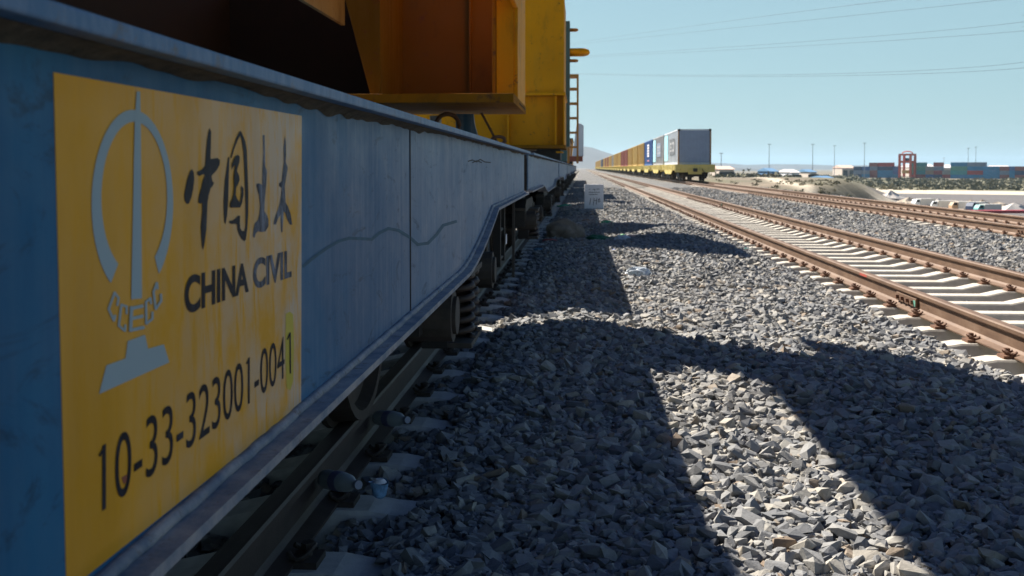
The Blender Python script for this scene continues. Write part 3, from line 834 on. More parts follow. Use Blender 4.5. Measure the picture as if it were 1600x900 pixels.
# marks on the blue web
wave = [[(473, 416), (490, 402), (508, 389), (528, 377), (545, 372), (565, 373), (580, 374), (592, 364), (606, 357), (622, 360), (640, 371), (652, 382), (668, 380), (682, 366), (692, 352), (712, 346)]]
painted("brush_mark", strokes(wave, 4.6), M['bluemark'], side, .0009)
painted("scratch_mark", strokes([[(731, 252), (738, 250), (744, 253), (750, 249), (757, 253), (766, 254)], [(738, 254), (745, 251), (752, 254)]], 1.7), M['seam'], side, .0009)
sm_ = MB(); ps = atx(640.5, 300, -.46).y - OFF.y
sm_.box(HW + .0002, HW + .0018, ps - .006, ps + .006, .603, 1.110); sm_.build("plate_seam", M['seam'], side)
# step irons hanging by the first wagon's end
st = MB(); st.box(.98, 1.06, L1 := 6.6 - OFF.y, L1 + .10, .35, .80); st.box(1.08, 1.12, L1 + .75, L1 + .80, .33, .80); st.box(1.08, 1.13, L1 + .25, L1 + .30, .33, .80)
st.tube([(1.10, L1 + .27, .36), (1.10, L1 + .78, .36)], .012); st.tube([(1.10, L1 + .27, .56), (1.10, L1 + .78, .56)], .012)
st.build("step_irons", M['iron'], w1)
pk = MB(); pk.box(1.195, 1.212, L1 + .45, L1 + .465, .24, .79); pk.build("hanging_bar", M['ironlight'], w1)
tg = MB(); tg.box(1.131, 1.134, L1 + .70, L1 + .80, .45, .52); tg.build("tag", M['white2'], w1)

# deck fittings
def deck_fitting(px, name, label, kind):
    D_ = -.62 / ((px - 908) / F)
    t = thing(name, label, "deck fitting", (-.62, D_, 1.13))
    b = MB(); b.box(-.06, .06, -.09, .09, 0, .02); b.cyl((0, 0, .05), .035, .07, 'z', 12); b.build("base", M['ironlight'], t, bevel=.004)
    if kind:
        r_ = MB(); r_.tube([(0, .0 + .08 * math.cos(a), .12 + .085 * math.sin(a)) for a in np.linspace(0, 6.283, 24, endpoint=False)], .016, 8, True)
        r_.build("ring", M['ironlight'], t, smooth=True)
    return t
def lash(name, label, cat, x, y): return thing(name, label, cat, (x, y, 1.13))
t = lash("lashing_ring", "rusty lashing ring standing on the near wagon's deck under the yellow base plate", "lashing ring", -1.02, 7.8)
b = MB(); b.box(-.05, .05, -.05, .05, 0, .10); b.build("base", M['ironlight'], t, bevel=.004)
b = MB(); b.tube([(.085 * math.cos(a), .04 * math.cos(a), .19 + .09 * math.sin(a)) for a in np.linspace(0, 6.283, 28, endpoint=False)], .017, 8, True); b.build("ring", M['clip'], t, smooth=True)
t = lash("lashing_bolt", "white-headed bolt just left of the rusty lashing ring", "bolt", -1.12, 7.85)
b = MB(); b.cyl((0, 0, .10), .03, .20, 'z', 12); b.build("shank", M['ironlight'], t)
b = MB(); b.cyl((0, 0, .235), .045, .07, 'z', 14); b.build("head", M['white'], t, bevel=.006)
t = lash("turnbuckle", "rusty turnbuckle and white eye near the far end of the near wagon's deck", "turnbuckle", -.66, 8.05)
b = MB(); b.tube([(0, 0, .07), (-.13, .05, .305)], .010, 8); b.build("rod", M['clip'], t)
b = MB(); b.cyl((0, 0, .03), .045, .06, 'z', 14); b.build("nut", M['white'], t, bevel=.006)
b = MB(); b.tube([(.01 + .05 * math.cos(a), .03 * math.cos(a), .085 + .03 * math.sin(a)) for a in np.linspace(0, 6.28, 18, endpoint=False)], .014, 6, True); b.build("eye", M['clip'], t, smooth=True)
t = lash("deck_bracket", "chipped blue steel bracket standing on the deck right of the lashing ring", "bracket", -.86, 8.0)
b = MB(); b.prism([(-.12, 0), (.22, 0), (.18, .05), (.06, .10), (.03, .20), (.02, .29), (-.12, .29)], 'y', -.02, .02)
b.build("plate", paint("chipped_blue", (.06, .14, .22), (.5, .5, .5), (.2, .2, .2), 14, .9, .1, .5), t, bevel=.004)
b = MB(); b.box(-.16, .24, -.06, .06, 0, .02); b.build("foot", M['ironlight'], t)

# ------------------------------------------------------------------ yellow machine over the first wagon
mc = thing("track_machine", "big yellow box frame of the track machine above the near wagon", "machine frame", (-.46, 7.0, 1.13))
O = Vector(mc.location)
def part(name, mat, boxes=None, prisms=None, bevel=.004, parent=None, origin=None):
    og = origin or O; mb = MB()
    for (x0, x1, y0, y1, z0, z1) in boxes or []: mb.box(x0 - og.x, x1 - og.x, y0 - og.y, y1 - og.y, z0 - og.z, z1 - og.z)
    for (poly, ax, a, b_) in prisms or []:
        i0, i1, i2 = {'x': (1, 2, 0), 'y': (0, 2, 1), 'z': (0, 1, 2)}[ax]
        mb.prism([(p[0] - og[i0], p[1] - og[i1]) for p in poly], ax, a - og[i2], b_ - og[i2])
    return mb.build(name, M[mat], parent or mc, bevel=bevel)
zb1 = CAM_Z + .443            # underside of the base plate
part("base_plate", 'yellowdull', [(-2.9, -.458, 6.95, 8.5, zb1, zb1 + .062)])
part("column", 'yellow', [(-.49, -.463, 7.50, 8.48, zb1 + .064, 4.15), (-.62, -.493, 7.50, 7.52, zb1 + .064, 4.15)], bevel=.003)
part("column_flange", 'yellowdull', [(-.648, -.624, 7.48, 7.65, zb1 + .064, 2.4)], bevel=.003)
part("stiffener", 'yellow', [(-.62, -.50, 7.7, 7.72, zb1 + .064, 4.1)], bevel=.003)
part("web_panel", 'webbrown', [(-1.47, -.493, 8.30, 8.33, zb1 + .064, 2.5)])
part("web_stiffener", 'webbrown', [(-.905, -.885, 8.24, 8.298, zb1 + .066, 2.48)], bevel=.002)
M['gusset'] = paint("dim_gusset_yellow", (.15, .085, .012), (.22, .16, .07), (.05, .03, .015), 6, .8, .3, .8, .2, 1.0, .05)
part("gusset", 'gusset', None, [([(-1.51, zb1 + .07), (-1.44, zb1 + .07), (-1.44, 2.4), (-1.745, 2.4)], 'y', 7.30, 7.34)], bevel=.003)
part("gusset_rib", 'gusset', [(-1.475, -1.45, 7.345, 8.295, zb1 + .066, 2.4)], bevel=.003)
part("inner_beam", 'beige', [(-1.69, -1.66, -2.5, 7.15, CAM_Z + 1.0, CAM_Z + 1.55)], bevel=.004)
part("side_shade_beam", 'yellow', [(-.50, -.462, 4.6, 7.47, CAM_Z + 1.16, 4.15)], bevel=.01)  # added out of view to cast the near ground shadow
part("upper_shade_beam", 'yellow', [(-1.3, -.462, 2.5, 9.6, 4.153, 4.40)], bevel=.01)  # unseen beam added overhead to extend the ground shadow
for k in range(7):
    b = MB(); b.cyl((0 - .003 + .004, 0, 0), .011, .010, 'x', 6); b.v = [(x_ + 0, y_ + 7.62 + .12 * k - O.y, z_ + zb1 + .031 - O.z) for x_, y_, z_ in b.v]; b.build("bolt", M['ironlight'], mc)
part("rear_shade_beam", 'yellow', [(-.52, -.462, 8.6, 9.5, CAM_Z + 1.9, 4.148)], bevel=.01)  # unseen thin plate, shaped to leave a lit notch in the ground shadow
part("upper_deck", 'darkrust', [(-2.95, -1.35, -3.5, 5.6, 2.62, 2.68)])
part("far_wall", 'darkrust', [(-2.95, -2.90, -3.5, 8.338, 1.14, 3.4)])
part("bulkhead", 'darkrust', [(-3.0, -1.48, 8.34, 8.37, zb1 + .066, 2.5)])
part("post", 'orange', [(-1.95, -1.90, 7.7, 7.75, 1.135, zb1 + .0)])
part("foot", 'darkrust', [(-2.5, -1.9, 7.3, 8.1, 1.133, zb1 - .002)])

# ------------------------------------------------------------------ second yellow housing, on the second wagon
O2 = Vector((-.3, 17.0, 1.13))
m2 = thing("machine_housing", "yellow machine housing with a tall post on the second blue-sided wagon", "machine housing", O2)
P2 = dict(parent=m2, origin=O2)
zl = CAM_Z + (262 - 232) / F * 17; zm = CAM_Z + (262 - 150) / F * 17
part("lower_panel", 'yellow', [(-2.9, -.30, 17.16, 17.2, zl + .06, zm)], **P2)
part("stiffener", 'yellow', [(-.44, -.405, 17.0, 17.158, zl + .06, zm), (-1.23, -1.20, 17.0, 17.158, zl + .06, zm), (-2.0, -1.97, 17.0, 17.158, zl + .06, zm)], **P2)
part("side_plate", 'yellow', [(-.30, -.275, 17.0, 18.7, zl + .06, zm)], **P2)
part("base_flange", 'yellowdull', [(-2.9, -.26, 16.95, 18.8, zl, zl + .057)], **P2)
part("ledge", 'yellow', [(-2.9, -.26, 16.9, 18.95, zm + .002, zm + .05)], **P2)
part("post", 'yellow', [(-.95, -.285, 16.98, 18.9, zm + .052, CAM_Z + 2.84)], **P2)
part("rear_post", 'teal', [(-1.35, -.99, 18.5, 18.9, zm + .052, CAM_Z + 2.5)], **P2)
part("support", 'iron', [(-.75, -.35, 17.3, 18.6, 1.132, zl - .002)], **P2)
part("support", 'iron', [(-2.5, -1.9, 17.3, 18.6, 1.132, zl - .002)], **P2)
part("end_step", 'yellow', [(-.40, -.29, 16.3, 16.9, zl - .08, zl - .06)], **P2)

O3 = Vector((-.3, 21.8, 1.13))
m3 = thing("green_housing", "tall dull green machine housing behind the yellow post", "machine housing", O3)
P3 = dict(parent=m3, origin=O3)
part("body", 'teal', [(-2.2, -.245, 21.8, 22.3, 1.45, CAM_Z + 3.1)], **P3)
part("roof", 'yellow', [(-2.1, -.36, 21.85, 22.25, CAM_Z + 3.102, CAM_Z + 3.22)], **P3)
part("skid", 'iron', [(-2.0, -.5, 21.9, 22.2, 1.132, 1.448)], **P3)
def loop_rail(px0, px1, py, D, r, depth):
    a = aty(px0, py, D); b_ = aty(px1, py, D); w_ = (b_.x - a.x)
    pts = [(a.x - O3.x - .1, D - depth - O3.y, a.z - O3.z)]
    for k in range(9):
        an = -math.pi / 2 + math.pi * k / 8
        pts.append((a.x + w_ - depth * .5 + depth * .5 * math.cos(an) - O3.x, D + depth * math.sin(an) - O3.y, a.z - O3.z))
    pts.append((a.x - O3.x - .1, D + depth - O3.y, a.z - O3.z))
    mb = MB(); mb.tube(pts, r, 8); return mb
loop_rail(888, 917, 82, 22.1, .065, .22).build("platform_ring", M['yellow'], m3, smooth=True)
loop_rail(888, 902, 47, 22.1, .025, .10).build("hand_rail", M['orange'], m3, smooth=True)
loop_rail(888, 902, 95, 22.1, .025, .10).build("hand_rail", M['orange'], m3, smooth=True)
O4 = Vector((-.3, 31, 1.13))
m4 = thing("access_ladder", "orange-brown ladder frame rising beside the green housing", "ladder", O4)
fr = MB(); xa, xb = aty(888, 200, 31).x - O4.x, aty(902.5, 200, 31).x - O4.x
z0_, z1_ = 1.13 - 1.13, CAM_Z + (262 - 121) / F * 31 - 1.13
for xx in (xa, xb):
    for yy in (0, .6): fr.box(xx - .03, xx + .03, yy - .03, yy + .03, 0.0, z1_)
fr.build("upright", M['orange'], m4)
rg = MB()
for zz in np.arange(.5, z1_ + .01, .44): rg.box(xa + .031, xb - .031, -.028, .028, zz - .03, zz + .02); rg.box(xa + .031, xb - .031, .572, .628, zz - .03, zz + .02)
rg.box(xa - .03, xb + .03, -.03, .63, z1_ + .001, z1_ + .08); rg.build("rung", M['orange'], m4)
O5 = Vector((-.2, 35, 1.13)); m5 = thing("white_cabinet", "off-white machine cabinet hanging out past the ladder frame", "cabinet", O5)
xa, xb = aty(894, 200, 35).x, aty(912, 200, 35).x; z0_, z1_ = aty(900, 244, 35).z, aty(900, 193, 35).z
P5 = dict(parent=m5, origin=O5)
part("shell", 'white', None, [([(xa, z0_), (xb, z0_), (xb, z1_ - .08), (xb - .1, z1_), (xa + .15, z1_)], 'y', 35, 37)], bevel=.02, **P5)
part("base", 'redpart', [(xa - .1, xb - .03, 35.05, 37.4, z0_ - .17, z0_ - .002)], **P5)
part("carrier", 'iron', [(-2.5, xa - .0, 35.1, 37.3, 1.132, z0_ - .175)], **P5)

# more yellow load on the wagons behind
for i, (y0, y1, h, k) in enumerate(((40, 46, 1.5, 'teal'), (49, 58, 1.2, 'orange'), (62, 72, 1.6, 'yellow'))):
    Oi = Vector((-1.6, y0, 1.13)); t = thing("machine_box", ("dull green", "orange-brown", "yellow")[i] + " machine box riding on the rear wagons of the left train", "machine", Oi)
    part("body", k, [(-2.8, -.55, y0, y1, 1.132, 1.13 + h)], parent=t, origin=Oi)
    part("top_rim", 'iron', [(-2.85, -.5, y0 - .05, y1 + .05, 1.132 + h, 1.18 + h)], parent=t, origin=Oi)

# ------------------------------------------------------------------ container train
CC = {'greywhite': (.62, .66, .70), 'greywarm': (.40, .40, .41), 'blue': (.06, .14, .36), 'ochre': (.44, .28, .08), 'ochre2': (.50, .34, .11), 'maroon': (.28, .09, .07), 'grey': (.30, .30, .28),
      'navy': (.03, .06, .14), 'endblue': (.13, .17, .25), 'red': (.36, .05, .04), 'lblue': (.04, .22, .42), 'teal': (.08, .32, .33), 'green': (.12, .33, .25), 'tan': (.42, .27, .16), 'slate': (.20, .25, .33)}
CMAT = {}
def cmat(k):
    if k not in CMAT: CMAT[k] = paint("container_" + k, CC[k], None, (.12, .09, .07), 3, .4, .05, .6, 0, .4)
    return CMAT[k]
_cs = {}
def container_mesh(L, W, H, pitch=.28):
    "corrugated box shell, origin at the centre of its base"
    key = (L, W, H)
    if key in _cs: return _cs[key]
    mb = MB()
    def corr(n, a, b_):   # outline offsets along one side
        out = []; m = max(4, int((b_ - a) / pitch)); st_ = (b_ - a) / m
        for i in range(m):
            s_ = a + i * st_; out += [(s_, 0), (s_ + st_ * .3, 0), (s_ + st_ * .45, -.036), (s_ + st_ * .85, -.036)]
        return out + [(b_, 0)]
    hx, hy = W / 2 - .03, L / 2 - .03
    pts = [(hx + o, s_) for s_, o in corr(0, -hy, hy)] + [(-s_, hy + o) for s_, o in corr(0, -hx, hx)][1:-1]
    pts += [(-hx - o, -s_) for s_, o in corr(0, -hy, hy)] + [(s_, -hy - o) for s_, o in corr(0, -hx, hx)][1:-1]
    mb.prism(pts, 'z', .12, H - .10)
    fr = MB()
    for sx in (-1, 1):
        for sy in (-1, 1): fr.box(sx * W / 2 - sx * .10, sx * W / 2, sy * L / 2 - sy * .12, sy * L / 2, 0, H)
        fr.box(sx * (W / 2 - .05), sx * W / 2, -L / 2 + .12, L / 2 - .12, 0, .14); fr.box(sx * (W / 2 - .05), sx * W / 2, -L / 2 + .12, L / 2 - .12, H - .11, H - .003)
    for sy in (-1, 1):
        fr.box(-W / 2 + .10, W / 2 - .10, sy * (L / 2 - .05), sy * L / 2, 0, .14); fr.box(-W / 2 + .10, W / 2 - .10, sy * (L / 2 - .05), sy * L / 2, H - .11, H - .003)
    _cs[key] = (mb, fr); return _cs[key]
_cm = {}
def container(name, label, colour, loc_, rz, L=12.19, W=2.44, H=2.6, group=None, frame=None, simple_=False):
    mb, fr = container_mesh(L, W, H); t = thing(name, label, "container", loc_, rz, group)
    key = (L, W, H, colour)
    if key not in _cm:
        a = mb.build("shell", cmat(colour), t); b_ = fr.build("corner_frame", cmat(frame or colour), t); _cm[key] = (a.data, b_.data)
    else:
        for nm, d_ in zip(("shell", "corner_frame"), _cm[key]):
            o = bpy.data.objects.new(nm, d_); COL.objects.link(o); o.parent = t
    return t
M['wagony'] = paint("wagon_yellow", (.62, .50, .16), (.66, .58, .32), (.16, .12, .05), 4, .6, .1, .6, 0, .5)
def yellow_wagon(label, yc):
    w = thing("container_wagon", label, "flat wagon", (T3, yc, 0), 0, "yellow flat wagons of the container train")
    L = 12.9; A, B = -L / 2, L / 2
    fr = MB()
    for s in (-1, 1):
        prof = [(A, 1.19), (A, .80), (A + 2.7, .80), (A + 3.9, .50), (B - 3.9, .50), (B - 2.7, .80), (B, .80), (B, 1.19)]
        fr.prism(prof, 'x', s * 1.36, s * 1.42)
        for k in range(9): fr.box(s * 1.421 if s > 0 else s * 1.47, s * 1.47 if s > 0 else s * 1.421, A + .8 + k * 1.4, A + .86 + k * 1.4, .82, 1.18)
    fr.box(-1.36, 1.36, A + .06, B - .06, 1.10, 1.185); fr.box(-.3, .3, A + .1, B - .1, .6, 1.09)
    fr.build("frame", M['wagony'], w)
    for s in (-1, 1):
        e = MB(); yb = A if s < 0 else B
        e.box(-1.46, 1.46, min(yb, yb + s * .12), max(yb, yb + s * .12), .66, 1.24)
        e.box(-.5, .5, min(yb + s * .121, yb + s * .2), max(yb + s * .121, yb + s * .2), .52, .86)
        e.build("end_beam", M['wagony'], w, bevel=.02)
        c = MB(); c.box(-.14, .14, min(yb + s * .205, yb + s * .5), max(yb + s * .205, yb + s * .5), .70, .96); c.tube([(.5, yb + s * .2, .9), (.75, yb + s * .33, .5), (.5, yb + s * .3, .35)], .03); c.build("coupler", M['iron'], w)
        yc_ = s * (L / 2 - 2.1)
        b = MB(); b.box(-1.0, 1.0, yc_ - .25, yc_ + .25, .45, .79)
        for q_ in (-1, 1): b.prism([(yc_ - 1.15, .34), (yc_ - .6, .34), (yc_ - .3, .18), (yc_ + .3, .18), (yc_ + .6, .34), (yc_ + 1.15, .34), (yc_ + 1.15, .55), (yc_ + .6, .70), (yc_ - .6, .70), (yc_ - 1.15, .55)], 'x', q_ * 1.0 - .06, q_ * 1.0 + .06)
        bg_ = b.build("bogie", M['iron'], w)
        for dy in (-.9, .9):
            ww = MB()
            for q_ in (-1, 1): ww.cyl((q_ * GA, yc_ + dy, .42), .42, .12, 'x', 24); ww.cyl((q_ * GA - q_ * .07, yc_ + dy, .42), .45, .03, 'x', 24)
            ww.cyl((0, yc_ + dy, .42), .08, 2.1, 'x', 12); ww.build("wheelset", M['wheel'], bg_)
    return w
seq = [('greywhite', 'white-sided'), ('greywarm', 'pale grey'), ('blue', 'blue'), ('ochre', 'ochre'), ('ochre2', 'ochre'), ('ochre', 'ochre'), ('maroon', 'dark red'), ('maroon', 'dark red'), ('ochre2', 'ochre'), ('ochre', 'ochre'), ('ochre2', 'ochre'),
       ('grey', 'grey'), ('ochre', 'ochre'), ('ochre2', 'ochre'), ('maroon', 'dark red'), ('ochre', 'ochre'), ('maroon', 'dark red'), ('ochre2', 'ochre'), ('ochre', 'ochre'), ('navy', 'dark blue'), ('navy', 'dark blue'), ('grey', 'grey')] + [('ochre', 'ochre'), ('ochre2', 'ochre')] * 5
ordn = ["first", "second", "third", "fourth", "fifth", "sixth", "seventh", "eighth", "ninth", "tenth", "eleventh", "twelfth", "thirteenth", "fourteenth", "fifteenth", "sixteenth", "seventeenth", "eighteenth", "nineteenth", "twentieth",
        "twenty-first", "twenty-second", "twenty-third", "twenty-fourth", "twenty-fifth", "twenty-sixth", "twenty-seventh", "twenty-eighth", "twenty-ninth", "thirtieth", "thirty-first", "thirty-second"]
yw = yellow_wagon("yellow flat wagon at the near end of the container train", 76.3 + 6.1); freeze(yw)
PIT = 13.75
GR = "containers riding on the long train"
for i, (k, nm) in enumerate(seq):
    yc = 76.3 + 6.1 + i * PIT
    if i:
        c = copy_tree(yw); c.location.y = yc
        c["label"] = "yellow flat wagon under the %s container of the long train" % ordn[i]
    lab = "%s shipping container, %s from the near end of the long train" % (nm, ordn[i])
    t = container("shipping_container", lab, k, (T3, yc, 1.245), 0, group=GR, frame='greywhite' if i == 0 else None)
    if i == 0:
        # blue-grey end wall of the nearest container
        eb = MB()
        for j in range(10):
            x_ = -1.10 + j * (2.2 / 10); eb.box(x_ + .03, x_ + .14, -6.15, -6.075, .15, 2.48)
        eb.box(-1.11, 1.11, -6.074, -6.06, .145, 2.485)
        eb.build("end_wall", flat('end_wall_paint', (.26, .33, .46), .6, .1, 3, 0, 0), t)
        ec = MB()
        for sx in (-1, 1): ec.box(sx * 1.222, sx * 1.115, -6.16, -6.096, 0.0, 2.6)
        ec.build("corner_post", flat("rusty_tan_edge", (.28, .17, .09), .7), t)
        cc_ = MB()
        for sx in (-1, 1): cc_.box(sx * 1.225, sx * 1.05, -6.17, -5.95, 2.46, 2.612)
        cc_.build("corner_casting", M['iron'], t)
    if i in (0, 1):
        # faded dark grey square emblem with light block strokes
        lg = MB(); lg.box(-1.226, -1.222, -3.6, 0.9, .75, 2.0); lo = lg.build("emblem", cmat('slate') if i else flat("dark_grey_emblem", (.10, .11, .12), .6), t)
        ls = MB()
        for (a, b_, c_, d_) in ((-3.2, -1.6, 1.55, 1.75), (-3.2, -1.6, 1.0, 1.18), (-3.2, -2.8, 1.18, 1.55), (-1.0, .5, 1.55, 1.72), (-1.0, .5, 1.0, 1.15), (-.9, .4, 1.28, 1.42)): ls.box(-1.231, -1.227, a, b_, c_, d_)
        ls.build("emblem_strokes", cmat('greywarm'), lo)
        lb = MB(); lb.box(-1.226, -1.222, 2.6, 5.9, .3, 2.4); lb.build("pale_cyan_panel", flat("pale_cyan", (.35, .68, .75), .6), t)
    if i == 2:
        ls = MB(); 
        for (z_0, z_1) in ((2.0, 2.2), (1.72, 1.93), (1.44, 1.65), (1.16, 1.37), (.9, 1.1)): ls.box(-1.226, -1.222, -1.6, 1.2, z_0, z_1)
        ls.build("lettering", M['white2'], t)
        ls = MB(); ls.box(-1.226, -1.222, -1.8, 1.2, .42, .56); ls.build("small_mark", flat("pink_mark", (.5, .2, .25), .6), t)

# ------------------------------------------------------------------ port yard
ZP = -6.05
def yardpt(px):
    u = (px - 1335) / 265.0; D = 720 + (640 - 720) * u
    p = aty(px, 270, D); return Vector((p.x, D, 0))
rowdir = (yardpt(1600) - yardpt(1335)).normalized(); rz = math.atan2(rowdir.y, rowdir.x) + math.pi / 2
cols = [(1335, 1347, ['navy', 'slate', 'navy']), (1348, 1360, ['lblue', 'slate', 'blue']), (1360, 1371, ['maroon', 'maroon', 'slate', 'maroon']),
        (1372, 1396, ['lblue', 'lblue', 'navy', 'red']), (1397, 1403, ['lblue', 'blue', 'blue']),
        (1423, 1446, ['red', 'teal', 'green', 'teal']), (1447, 1460, ['blue', 'tan', 'grey']), (1460, 1473, ['navy', 'red', 'slate', 'red']), (1474, 1487, ['red', 'grey']),
        (1488, 1512, ['lblue', 'teal', 'green', 'lblue']), (1514, 1539, ['lblue', 'red', 'lblue', 'slate']), (1540, 1563, ['lblue', 'lblue', 'lblue']), (1563, 1579, ['maroon', 'slate', 'maroon']),
        (1580, 1592, ['lblue', 'lblue', 'blue']), (1592, 1612, ['maroon', 'navy', 'maroon']), (1613, 1636, ['lblue', 'teal', 'lblue'])]
cname = {'navy': 'dark blue', 'slate': 'slate grey', 'lblue': 'bright blue', 'blue': 'blue', 'maroon': 'dark red', 'red': 'red', 'teal': 'teal', 'green': 'green', 'tan': 'orange-tan', 'grey': 'grey'}
lev = ['bottom', 'second', 'third', 'topmost']
for i, (a, b_, cs) in enumerate(cols):
    p = yardpt((a + b_) / 2); wide = (b_ - a) > 18
    for j, k in enumerate(cs):
        lab = "%s port container, %s level of the %s stack from the left" % (cname[k], lev[j], ordn[i])
        container("port_container", lab, k, (p.x, p.y, ZP + j * 2.62), rz, L=11.2 if wide else 5.9, group="containers stacked in the port")
# yard surface under the stacks
mb = MB(); a_, b_ = yardpt(1325), yardpt(1660); nn = Vector((-rowdir.y, rowdir.x, 0))
quad = [a_ - nn * 14, b_ - nn * 14, b_ + nn * 60, a_ + nn * 60]
mb.prism([(p.x, p.y) for p in quad], 'z', ZP - 3, ZP - .02); o = mb.build("yard_pavement", flat("yard_concrete", (.22, .20, .18), .9), None); tag(o, kind='structure')
# yard crane
pc = yardpt(1413); cr = thing("gantry_crane", "tall red-orange container crane standing over the port stacks", "crane", (pc.x, pc.y - 6, ZP), rz - math.pi / 2)
M['cranered'] = flat("crane_red", (.55, .09, .04), .6)
for sx in (-1, 1):
    for sy in (-1, 1):
        l_ = MB(); l_.box(sx * 3.8 - .7, sx * 3.8 + .7, sy * 3 - .5, sy * 3 + .5, .8, 15.0); l_.cyl((sx * 3.9, sy * 3, .5), .6, .5, 'y', 12); l_.build("leg", M['cranered'], cr)
tb = MB(); tb.box(-4.4, 4.4, -3.4, 3.4, 15.01, 16.2); tb.box(-3.08, 3.08, -3.2, 3.2, 10.2, 11.6)
tb.tube([(3.6 * math.cos(a), 0, 16.2 + 1.6 * math.sin(a)) for a in np.linspace(0, math.pi, 9)], .35); tb.build("crossbeam", M['cranered'], cr)
tb = MB(); tb.box(-.9, .9, -1.2, 1.2, 11.4, 13.4); tb.build("cabin", M['iron'], cr)
tb = MB()
for xx in (-1.5, 1.5): tb.tube([(xx, 0, 10.6), (xx, 0, 5.4)], .12)
tb.build("hoist_rope", M['mast'], cr)
tb = MB(); tb.box(-3.0, 3.0, -1.2, 1.2, 3.2, 5.4); tb.build("spreader", flat("spreader_yellow", (.50, .32, .04), .6), cr)
# warehouses
def shed(px0, px1, D, ztop, label, wall, roof, z0=ZP):
    a, b_ = aty(px0, 262, D), aty(px1, 262, D); w_ = b_.x - a.x
    t = thing("warehouse", label, "building", ((a.x + b_.x) / 2, D, z0)); h = ztop - z0
    m_ = MB(); m_.box(-w_ / 2, w_ / 2, 0, 30, 0, h * .72); m_.build("wall", wall, t)
    m_ = MB(); m_.prism([(-.5, h * .722), (30.5, h * .722), (15, h)], 'x', -w_ / 2 - .5, w_ / 2 + .5); m_.build("roof", roof, t)
    n_ = max(2, int(w_ / 8)); 
    for k in range(min(n_, 6)):
        m_ = MB(); x_ = -w_ / 2 + (k + .5) * w_ / min(n_, 6); m_.box(x_ - 1.6, x_ + 1.6, -.05, -.002, 0, h * .5); m_.build("door", M['iron'], t)
RW = flat("white_roof", (.75, .70, .70), .6); RB = flat("blue_roof", (.08, .20, .36), .6); WB = flat("pale_wall", (.5, .42, .36), .8); RP = flat("pinkish_roof", (.62, .42, .34), .8)
def zpx(py, D): return CAM_Z + (262 - py) / F * D
shed(1424, 1462, 860, zpx(256.3, 860), "long white roofed warehouse just right of the crane", WB, RW)
shed(1470, 1502, 880, zpx(257.3, 880), "white roofed warehouse in the middle behind the port stacks", WB, RW)
shed(1558, 1584, 900, zpx(258.5, 900), "white roofed warehouse behind the port stacks, at the right", WB, RW)
shed(1316, 1336, 800, zpx(258, 800), "low beige warehouse left of the port stacks", WB, RP, -5)
shed(1124, 1147, 420, zpx(259.5, 420), "low pinkish building on the plain right of the train", WB, RP, -3.1)
shed(1206, 1216, 380, zpx(262.5, 380), "small bright blue shed on the plain", flat("blue_wall", (.06, .18, .36), .7), RB, -3.6)
shed(1237, 1249, 430, zpx(264.5, 430), "small white shed beside the bright blue one", M['white2'], RW, -4.2)
shed(1266, 1276, 470, zpx(264.5, 470), "small blue roofed shed by the trees", WB, RB, -4.2)
shed(1295, 1308, 330, zpx(275, 330), "low blue roofed hut nearest the earth bank", WB, RB, -5.2)
# floodlight masts
for px, py, D, nm in ((1127, 240, 500, "floodlight mast nearest the container train"), (1202, 226, 560, "floodlight mast behind the bright blue shed"), (1270, 226, 600, "floodlight mast above the small blue roofed shed"), (1304, 228, 700, "thin floodlight mast above the low blue hut"),
                      (1351, 224, 640, "floodlight mast left of the red crane"), (1475, 247, 900, "distant floodlight mast right of the crane"), (1513, 232, 760, "floodlight mast over the stacks, left of the closest pair"), (1525, 230, 800, "floodlight mast over the stacks, right of the closest pair")):
    p = aty(px, py, D); t = thing("floodlight_mast", nm, "light mast", (p.x, D, -6.2), 0, "floodlight masts over the port")
    h = p.z + 6.2; m_ = MB(); m_.tube([(0, 0, 0), (0, 0, h)], [.22, .13], 8); m_.build("pole", M['mast'], t)
    m_ = MB(); m_.box(-.9, .9, -.3, .3, h, h + .3); m_.build("lamp_head", M['mast'], t)

# scrub: one mass of leaf clumps
def scrub_obj(name, label, spots, leaf, seed):
    g = np.random.default_rng(seed); V = []; Fq = []
    off = 0
    for (x_, y_, z_, r_, h_, n_) in spots:
        c = g.normal(0, .45, (n_, 3)); c *= np.array([r_, r_, h_ * .6]); c[:, 2] = np.abs(c[:, 2])
        c += np.array([x_, y_, z_])
        d1 = g.normal(size=(n_, 3)); d1 /= np.linalg.norm(d1, axis=1)[:, None]; d2 = g.normal(size=(n_, 3)); d2 /= np.linalg.norm(d2, axis=1)[:, None]
        s_ = leaf * r_ * g.uniform(.5, 1.2, (n_, 1))
        V.append(np.stack([c + d1 * s_, c + d2 * s_, c - d1 * s_ * .8, c - d2 * s_], 1).reshape(-1, 3))
        Fq.append(np.arange(n_ * 4).reshape(-1, 4) + off); off += n_ * 4
    mb = MB(); mb.v = [tuple(p) for p in np.concatenate(V)]; mb.f = [tuple(q_) for q_ in np.concatenate(Fq)]
    me = bpy.data.meshes.new(name); me.from_pydata(mb.v, [], mb.f); me.update(); me.materials.append(M['scrub'])
    o = bpy.data.objects.new(name, me); COL.objects.link(o); tag(o, label, "scrub", kind="stuff"); return o
sp = []
for k in range(420):
    D = rnd.uniform(330, 620); px = rnd.uniform(1335, 1640); x_ = aty(px, 270, D).x
    r_ = rnd.uniform(1.2, 3.0); sp.append((x_, D, float(zt(np.array(x_), np.array(D))) - .2, r_, r_ * .6, 34))
for k in range(260):
    D = rnd.uniform(330, 900); px = rnd.uniform(1120, 1335) ; x_ = aty(px, 270, D).x
    r_ = rnd.uniform(1.5, 4.0); sp.append((x_, D, float(zt(np.array(x_), np.array(D))) - .3, r_, r_ * rnd.uniform(.5, 1.1), 40))
